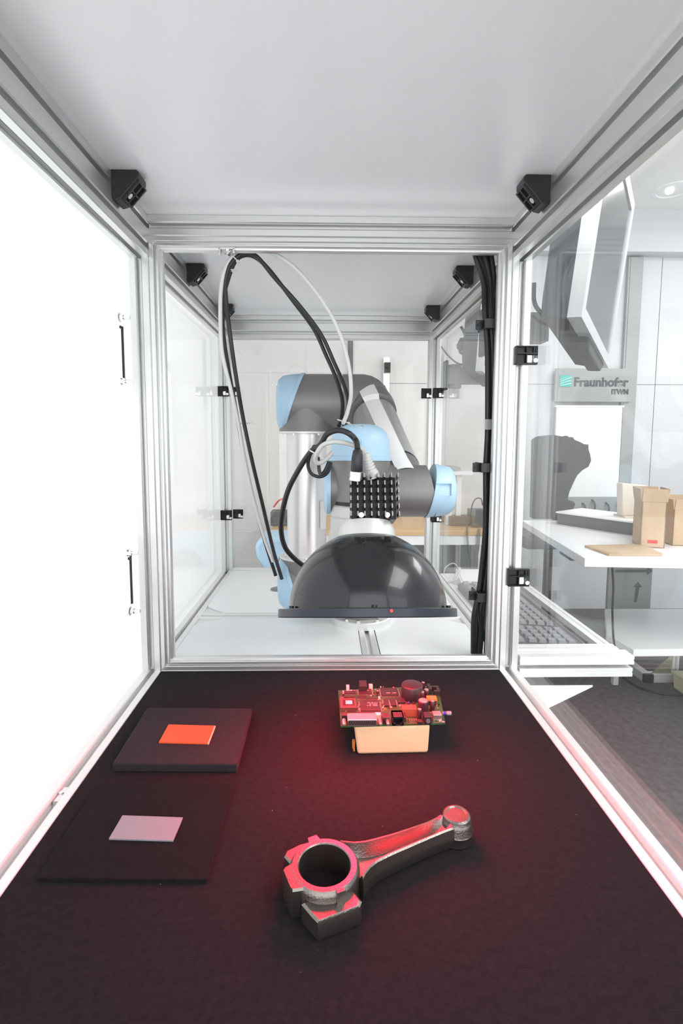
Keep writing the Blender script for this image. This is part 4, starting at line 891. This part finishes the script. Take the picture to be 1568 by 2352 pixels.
# second robot behind
q = at(655, 1275, y=1.02)
r2o = thing('robot_arm', 'second robot joint with a glossy pale blue cover, standing behind the booth at left', 'robot arm', (q.x, 1.15, ZF))
m = MB(); w_ = 0.115; zt_ = at(640, 1236, y=1.02).z; zb_ = at(640, 1318, y=1.02).z
sec = [(-w_+0.02, zt_), (w_, zt_), (w_, zb_), (-w_+0.045, zb_), (-w_+0.006, zt_-0.075), (-w_, zt_-0.03)]
m.rings([[Vector((q.x+a, 1.02, b)) for a, b in sec], [Vector((q.x+a, 1.20, b)) for a, b in sec]])
obj('joint_cover', m, BLUE, r2o, bevel=0.014)
obj('joint_housing', MB().cyl((q.x+0.03, 1.015, zt_-0.10), (q.x+0.03, 1.26, zt_-0.10), 0.060, n=32).cyl((q.x+0.02, 1.12, zb_-0.10), (q.x+0.02, 1.12, zb_+0.01), 0.065, n=32), GREYROB, r2o, smooth=40)
obj('pedestal', MB().box((q.x-0.10, 1.03, ZF), (q.x+0.14, 1.25, zb_-0.10)), WHITEP, r2o, bevel=0.004)

# ================================================================== BACKGROUND, RIGHT
# wall sign
s0 = at(1277, 846, y=YB-0.05); s1 = at(1448, 923, y=YB-0.05); zt_ = s0.z; zb_ = s1.z
sg = thing('wall_sign', 'grey wall sign with a teal striped square and the word Fraunhofer', 'sign', ((s0.x+s1.x)/2, YB-0.02, (zt_+zb_)/2))
sw = s1.x-s0.x; shh = zt_-zb_
obj('sign_board', MB().box((s0.x, YB-0.05, zb_), (s1.x, YB-0.032, zt_)), SIGNG, sg)
lx0, lx1, lz1, lz0 = s0.x+sw*0.055, s0.x+sw*0.20, zt_-shh*0.21, zt_-shh*0.55
lg = obj('logo_square', MB().box((lx0, YB-0.054, lz0), (lx1, YB-0.050, lz1)), SIGNB, sg, 'teal square with white rays')
m = MB()
for k in range(4):
    f0_, f1_ = 0.10+k*0.22, 0.16+k*0.27; wd = lx1-lx0; hh = lz1-lz0
    m.add([Vector((lx0, YB-0.0555, lz0+hh*f0_*0.8)), Vector((lx1, YB-0.0555, lz0+hh*min(1, f1_+0.10))), Vector((lx1, YB-0.0555, lz0+hh*min(1, f1_+0.17))), Vector((lx0, YB-0.0555, lz0+hh*(f0_*0.8+0.03)))], [(0,1,2,3)])
obj('logo_rays', m, SIGNW, lg)
def text(body, x, z, size, parent, m, y, bold=0.0):
    cu = bpy.data.curves.new('lettering', 'FONT'); cu.body = body; cu.size = size; cu.extrude = 0.001; cu.offset = bold
    o = bpy.data.objects.new('lettering', cu); COL.objects.link(o)
    dg_ = bpy.context.evaluated_depsgraph_get(); me = bpy.data.meshes.new_from_object(o.evaluated_get(dg_)); bpy.data.objects.remove(o)
    me.materials.clear(); me.materials.append(m)
    o = bpy.data.objects.new('lettering', me); COL.objects.link(o); o.parent = parent
    o.matrix_local = Matrix.Translation(Vector((x, y, z))-Vector(parent.location)) @ Matrix.Rotation(math.pi/2, 4, 'X'); return o
text('Fraunhofer', s0.x+sw*0.235, zt_-shh*0.53, sw*0.160, sg, SIGNT, YB-0.0515, 0.0025)
text('ITWM', s0.x+sw*0.735, zt_-shh*0.76, sw*0.085, sg, SIGNT, YB-0.0515, 0.0025)
# white board under the sign + column
a = at(1278, 935, y=YB-0.05); b = at(1418, 1140, y=YB-0.05)
t = thing('whiteboard', 'plain white board on the rear wall under the sign', 'whiteboard', ((a.x+b.x)/2, YB-0.05, (a.z+b.z)/2))
obj('board', MB().box((a.x, YB-0.05, b.z), (b.x, YB-0.03, a.z)), WHITEP, t); obj('board_frame', MB().box((a.x-0.01, YB-0.053, a.z), (b.x+0.01, YB-0.025, a.z+0.012)).box((a.x-0.01, YB-0.053, b.z-0.012), (b.x+0.01, YB-0.025, b.z)), ALU_BAR, t)
a = at(1428, 900, y=2.57); b = at(1444, 1200, y=2.57)
tag(obj('duct_post', MB().box((a.x, 2.572, -0.2), (b.x, YB, ZC-0.27)).box((a.x+0.012, 2.568, -0.2), (b.x-0.012, 2.572, ZC-0.27)), SIGNG), 'grey upright duct post right of the whiteboard', 'post')
a = at(1300, 1142, y=2.45); b = at(1450, 1205, y=2.45)
pg = thing('tool_board', 'grey tool board with small dark hooks behind the white desk', 'tool board', ((a.x+b.x)/2, 2.45, (a.z+b.z)/2))
obj('backing', MB().box((a.x, 2.45, b.z), (b.x, 2.47, a.z)), SIGNG, pg)
for px, py in ((1338, 1168), (1360, 1163), (1392, 1168), (1418, 1168), (1437, 1162), (1446, 1168)):
    q = at(px, py, y=2.44); s_ = 0.015+0.01*random.random()
    obj('hook', MB().tube([q+Vector((0,0.01,s_*2)), q+Vector((0.005,-0.01,s_*1.5)), q+Vector((0.012,-0.015,0)), q+Vector((0.004,-0.012,-s_*2)), q+Vector((-0.012,-0.012,-s_*2.2))], 0.006, 6), DARKG, pg)
# desk
DZ = -0.012
A_ = Vector((0.905, 0.895)); dirx = Vector((math.cos(-0.08), math.sin(-0.08))); diry = Vector((0.11, 0.994))
def DK(u, v): p = A_+dirx*u+diry*v; return (p.x, p.y)
dk = thing('desk', 'white desk right of the booth, carrying cardboard boxes', 'desk', (1.6, 1.3, ZF))
obj('desk_top', MB().prismz([DK(0,0), DK(1.6,0), DK(1.6,0.85), DK(0,0.85)], DZ-0.032, DZ), WHITEP, dk, bevel=0.002)
for u in (1.05, 1.50):
    obj('leg', MB().prismz([DK(u,0.1), DK(u+0.04,0.1), DK(u+0.04,0.14), DK(u,0.14)], ZF, DZ-0.033), ALU_BAR, dk); obj('leg', MB().prismz([DK(u,0.7), DK(u+0.04,0.7), DK(u+0.04,0.74), DK(u,0.74)], ZF, DZ-0.033), ALU_BAR, dk)
obj('cable_tray', MB().prismz([DK(0.15,0.55), DK(1.5,0.55), DK(1.5,0.70), DK(0.15,0.70)], DZ-0.14, DZ-0.08), DARKG, dk)
# cross-wise second desk part with the dark ledge
a = at(1282, 1197, z=DZ+0.05); b = at(1405, 1225, z=DZ+0.05)
rk = thing('rack_unit', 'long low dark grey box with a white label lying across the desk', 'box', (a.x, a.y, DZ))
m = MB(); p0_, p1_ = Vector((1.13, 1.62)), Vector((1.42, 1.18)); dd = (p1_-p0_).normalized(); nn = Vector((dd.y, -dd.x)); nn = nn if nn.y > 0 else -nn
def RK(s, n_): p = p0_+dd*s+nn*n_; return (p.x, p.y)
Lk = (p1_-p0_).length
obj('case', MB().prismz([RK(0,0), RK(Lk,0), RK(Lk,0.22), RK(0,0.22)], DZ, DZ+0.055), DARKG, rk, bevel=0.002)
obj('lid', MB().prismz([RK(-0.005,-0.005), RK(Lk+0.005,-0.005), RK(Lk+0.005,0.225), RK(-0.005,0.225)], DZ+0.055, DZ+0.062), WHITEP, rk)
obj('label_plate', MB().prismz([RK(Lk*0.72,-0.003), RK(Lk*0.86,-0.003), RK(Lk*0.86,0.0), RK(Lk*0.72,0.0)], DZ+0.006, DZ+0.050), PAPER, rk)
# flat board on the desk, boxes
a, b, c_, d_ = at(1342, 1252, z=DZ+0.008), at(1470, 1250, z=DZ+0.008), at(1520, 1273, z=DZ+0.008), at(1398, 1272, z=DZ+0.008)
tag(obj('fibreboard', MB().prismz([(p.x, p.y) for p in (a, b, c_, d_)], DZ+0.0005, DZ+0.008).prismz([(p.x*0.98+0.03, p.y*0.98+0.02) for p in (a, b, c_, d_)], DZ+0.008, DZ+0.009), CARD), 'flat brown board lying at the front of the white desk', 'board')
def carton(cx_, cy_, w, d, h, rot, label, flaps=True, z=DZ, red=False):
    t = thing('cardboard_box', label, 'box', (cx_, cy_, z))
    Mx = Matrix.Translation((cx_, cy_, z)) @ Matrix.Rotation(rot, 4, 'Z'); th = 0.004; m = MB()
    for a_, b_ in (((-w/2,-d/2,0),(w/2,d/2,th)),((-w/2,-d/2,0),(w/2,-d/2+th,h)),((-w/2,d/2-th,0),(w/2,d/2,h)),((-w/2,-d/2,0),(-w/2+th,d/2,h)),((w/2-th,-d/2,0),(w/2,d/2,h))): m.box(a_, b_, Mx)
    obj('carton', m, CARD, t)
    if flaps:
        for sgn, ax_ in ((-1,'y'),(1,'y'),(-1,'x'),(1,'x')):
            R_ = Mx @ Matrix.Translation((0, sgn*d/2, h) if ax_ == 'y' else (sgn*w/2, 0, h)) @ (Matrix.Rotation(-sgn*0.2, 4, 'X') if ax_ == 'y' else Matrix.Rotation(sgn*0.15, 4, 'Y'))
            f = MB().box((-w/2, -0.002, 0), (w/2, 0.002, h*0.28), R_) if ax_ == 'y' else MB().box((-0.002, -d/2, 0), (0.002, d/2, h*0.28), R_)
            obj('flap', f, CARD, t)
    if red: obj('red_print', MB().box((-w*0.2, -d/2-0.001, h*0.10), (w*0.2, -d/2, h*0.17), Mx), REDP, t, 'red printed mark')
    return Mx
q = at(1490, 1262, z=DZ)
carton(q.x+0.045, q.y+0.08, 0.085, 0.11, 0.18, -0.30, 'tall open cardboard box on the white desk, with red print low on its front', red=True)
q = at(1545, 1266, z=DZ)
carton(q.x+0.22, q.y+0.17, 0.30, 0.18, 0.145, -0.1, 'wide cardboard box on the desk at the right edge, behind the blue reflection')
q = at(1475, 1180, z=DZ+0.12); q.x += 0.075
tag(obj('paper_bag', MB().prism([(-0.05,0),(0.05,0),(0.055,0.14),(-0.06,0.15)], lambda x, z: Vector((q.x+x+0.05, 1.42, DZ+0.07+z)), lambda x, z: Vector((q.x+x+0.05, 1.47, DZ+0.07+z))).box((q.x, 1.40, DZ+0.0005), (q.x+0.11, 1.50, DZ+0.07)), COMPW, bevel=0.004), 'cream parcel standing behind the tall cardboard box', 'parcel')
q = at(1440, 1215, z=DZ)
dv = thing('electronics_module', 'cluttered dark metal gadget beside the cardboard boxes', 'device', (q.x, q.y, DZ))
obj('frame', MB().box((q.x-0.035, q.y, DZ), (q.x+0.045, q.y+0.05, DZ+0.02)).box((q.x-0.03, q.y+0.01, DZ+0.02), (q.x-0.022, q.y+0.02, DZ+0.13)).box((q.x+0.03, q.y+0.01, DZ+0.02), (q.x+0.038, q.y+0.02, DZ+0.13)).box((q.x-0.03, q.y+0.01, DZ+0.08), (q.x+0.04, q.y+0.03, DZ+0.095)), DARKG, dv)
for k in range(9): 
    a = Vector((q.x-0.03+random.random()*0.07, q.y-0.005, DZ+0.02+random.random()*0.09)); obj('fitting', MB().cyl(a, a+Vector((0.004,-0.012,0.006)), 0.006, n=8), random.choice([STEEL, DARKG, REDP, BLACKM]), dv)
# office chair
q = at(1290, 1100, y=2.0)
chx, chy = q.x, 2.0
och = thing('office_chair', 'dark grey mesh office chair with a ragged-edged tall back, behind the right pane', 'chair', (chx, chy, ZF))
sil = [(1222,1192),(1226,1010),(1240,1002),(1272,999),(1300,1004),(1303,1000),(1308,1006),(1315,1003),(1320,1010),(1334,1016),(1345,1022),(1352,1020),(1352,1032),(1356,1045),(1358,1058),(1352,1072),(1338,1080),(1326,1092),(1318,1108),(1308,1130),(1304,1148),(1318,1153),(1322,1158),(1312,1180),(1300,1192)]
pts = [at(a, b, y=2.0) for a, b in sil]
m = MB(); m.rings([[p+Vector((0,0,0)) for p in pts], [p+Vector((0.010,0.07,0)) for p in pts]])
obj('backrest', m, CHAIR, och, bevel=0.006)
zc_ = min(p.z for p in pts)
obj('seat', MB().box((chx-0.24, chy-0.10, zc_-0.16), (chx+0.20, chy+0.30, zc_-0.08)), CHAIR, och, bevel=0.03)
obj('gas_column', MB().cyl((chx-0.06, chy, ZF+0.10), (chx-0.06, chy, zc_-0.12), 0.025), BLACKM, och, smooth=40)
obj('back_bar', MB().box((chx-0.03, chy+0.0, zc_-0.10), (chx+0.03, chy+0.03, zc_+0.02)), BLACKM, och)
for k in range(5):
    a = 2*math.pi*k/5; e_ = Vector((chx-0.06+0.26*math.cos(a), chy+0.26*math.sin(a), ZF+0.06))
    f = obj('leg', MB().tube([Vector((chx-0.06, chy, ZF+0.11)), e_], 0.017, 8), BLACKM, och); obj('castor', MB().cyl(e_+Vector((-0.015,0,-0.033)), e_+Vector((0.015,0,-0.033)), 0.027, n=16), BLACKM, f)
# low white cabinet under the desk
lt = [at(1388, 1398, z=-0.42), at(1392, 1455, z=-0.42), at(1455, 1492, z=-0.42), at(1700, 1490, z=-0.42), at(1700, 1398, z=-0.42)]
t = thing('low_table', 'low white table under the desk at the right', 'table', (1.5, 1.3, ZF))
obj('top', MB().prismz([(p.x, p.y) for p in lt], -0.45, -0.42), WHITEP, t, bevel=0.004)
for k, (dx_, dy_) in enumerate(((0.04, -0.05), (0.04, 0.02), (0.02, 0.03), (-0.06, 0.03), (-0.06, -0.05))):
    if k in (1, 2): continue
    p = lt[k]; obj('leg', MB().box((p.x+dx_-0.012, p.y+dy_-0.012, ZF), (p.x+dx_+0.012, p.y+dy_+0.012, -0.45)), ALU_BAR, t)
# arrow board under the desk
q = at(1453, 1340, y=1.75)
sb = thing('arrow_board', 'grey board with dark arrow marks standing under the desk', 'board', (q.x, 1.75, ZF))
obj('panel', MB().box((q.x-0.13, 1.75, -0.75), (q.x+0.10, 1.77, q.z+0.11)), SIGNG, sb)
def U3(x, z): return Vector((q.x+x, 1.747, q.z+z))
m = MB(); m.add([U3(-0.10,0.075), U3(0.07,0.075), U3(0.07,0.06), U3(-0.10,0.06)], [(0,1,2,3)]).add([U3(0.07,0.09), U3(0.10,0.068), U3(0.07,0.045)], [(0,1,2)]); m.add([U3(0.01,-0.10), U3(0.025,-0.10), U3(0.035,-0.02), U3(0.015,-0.02)], [(0,1,2,3)]).add([U3(0.0,-0.02), U3(0.05,-0.02), U3(0.025,0.01)], [(0,1,2)])
obj('arrow_print', m, DARKG, sb, fix=False)
# profile stand on the carpet
t = thing('profile_stand', 'aluminium profile foot frame with a black end cap on the carpet', 'stand', (1.6, 1.4, ZF))
q0 = at(1497, 1568, z=ZF); 
obj('foot_rail', MB().box((q0.x, q0.y, ZF), (q0.x+0.55, q0.y+0.04, ZF+0.04)).box((q0.x+0.02, q0.y-0.001, ZF+0.016), (q0.x+0.55, q0.y, ZF+0.024)), ALU_BAR, t)
obj('foot_rail', MB().box((q0.x-0.04, q0.y+0.01, ZF), (q0.x, q0.y+0.20, ZF+0.04)), ALU_BAR, t); obj('end_cap', MB().box((q0.x-0.041, q0.y-0.005, ZF), (q0.x+0.005, q0.y+0.015, ZF+0.042)), BLACKP, t, bevel=0.002)
q1 = at(1552, 1560, z=ZF+0.03); obj('upright', profile('z', ZF+0.04, ZF+0.34, q1.x, q0.y+0.005), ALU_BAR, t)
obj('corner_plate', MB().prism([(0,0),(-0.10,0),(0,0.10)], lambda x, z: Vector((q1.x+x, q0.y+0.01, ZF+0.04+z)), lambda x, z: Vector((q1.x+x, q0.y+0.015, ZF+0.04+z))), STEEL, t)
cable('floor_cable', [at(1420,1548,z=ZF+0.005), at(1440,1562,z=ZF+0.005), at(1470,1580,z=ZF+0.005), at(1505,1590,z=ZF+0.005), at(1540,1595,z=ZF+0.005), at(1600,1598,z=ZF+0.005)], 0.006, CBL, 'black cable snaking over the grey carpet by the shelf end')
cable('desk_cable', [at(1405,1290,y=0.98), at(1408,1350,y=0.98), at(1406,1400,y=0.98), at(1408,1460,y=0.98), at(1412,1490,y=0.98)], 0.004, CBL, 'thin black cable hanging from the desk front')
q = at(1562, 1630, z=ZF); q.x += 0.075
tag(obj('bin', MB().prism([(0.03,0),(0.20,0),(0.21,0.14),(0.02,0.14)], lambda x, z: Vector((q.x+x, q.y, ZF+z*0.55)), lambda x, z: Vector((q.x+x, q.y+0.2, ZF+z*0.55))).box((q.x+0.016, q.y-0.004, ZF+0.073), (q.x+0.214, q.y+0.204, ZF+0.084)), BEIGE, bevel=0.004), 'pale yellow bin just showing at the right edge on the carpet', 'bin')
# ceiling downlight
q = at(1545, 436, z=ZC)
t = thing('ceiling_downlight', 'round recessed downlight in the white ceiling at upper right', 'ceiling light', (q.x, q.y, ZC))
obj('trim_ring', MB().lathe((q.x, q.y, ZC), (0,0,-1), [(0, 0.11), (0.006, 0.11), (0.010, 0.10), (0.010, 0.085), (0.002, 0.08)], 40), WHITEP, t, smooth=40)
obj('reflector', MB().lathe((q.x, q.y, ZC-0.003), (0,0,-1), [(0, 0.078), (0.001, 0.076)], 32), ALU_BAR, t)
obj('bulb', MB().lathe((q.x-0.02, q.y, ZC-0.005), (0,0,-1), [(0, 0.022), (0.012, 0.020), (0.018, 0.01)], 20), LAMPM, t, smooth=40)
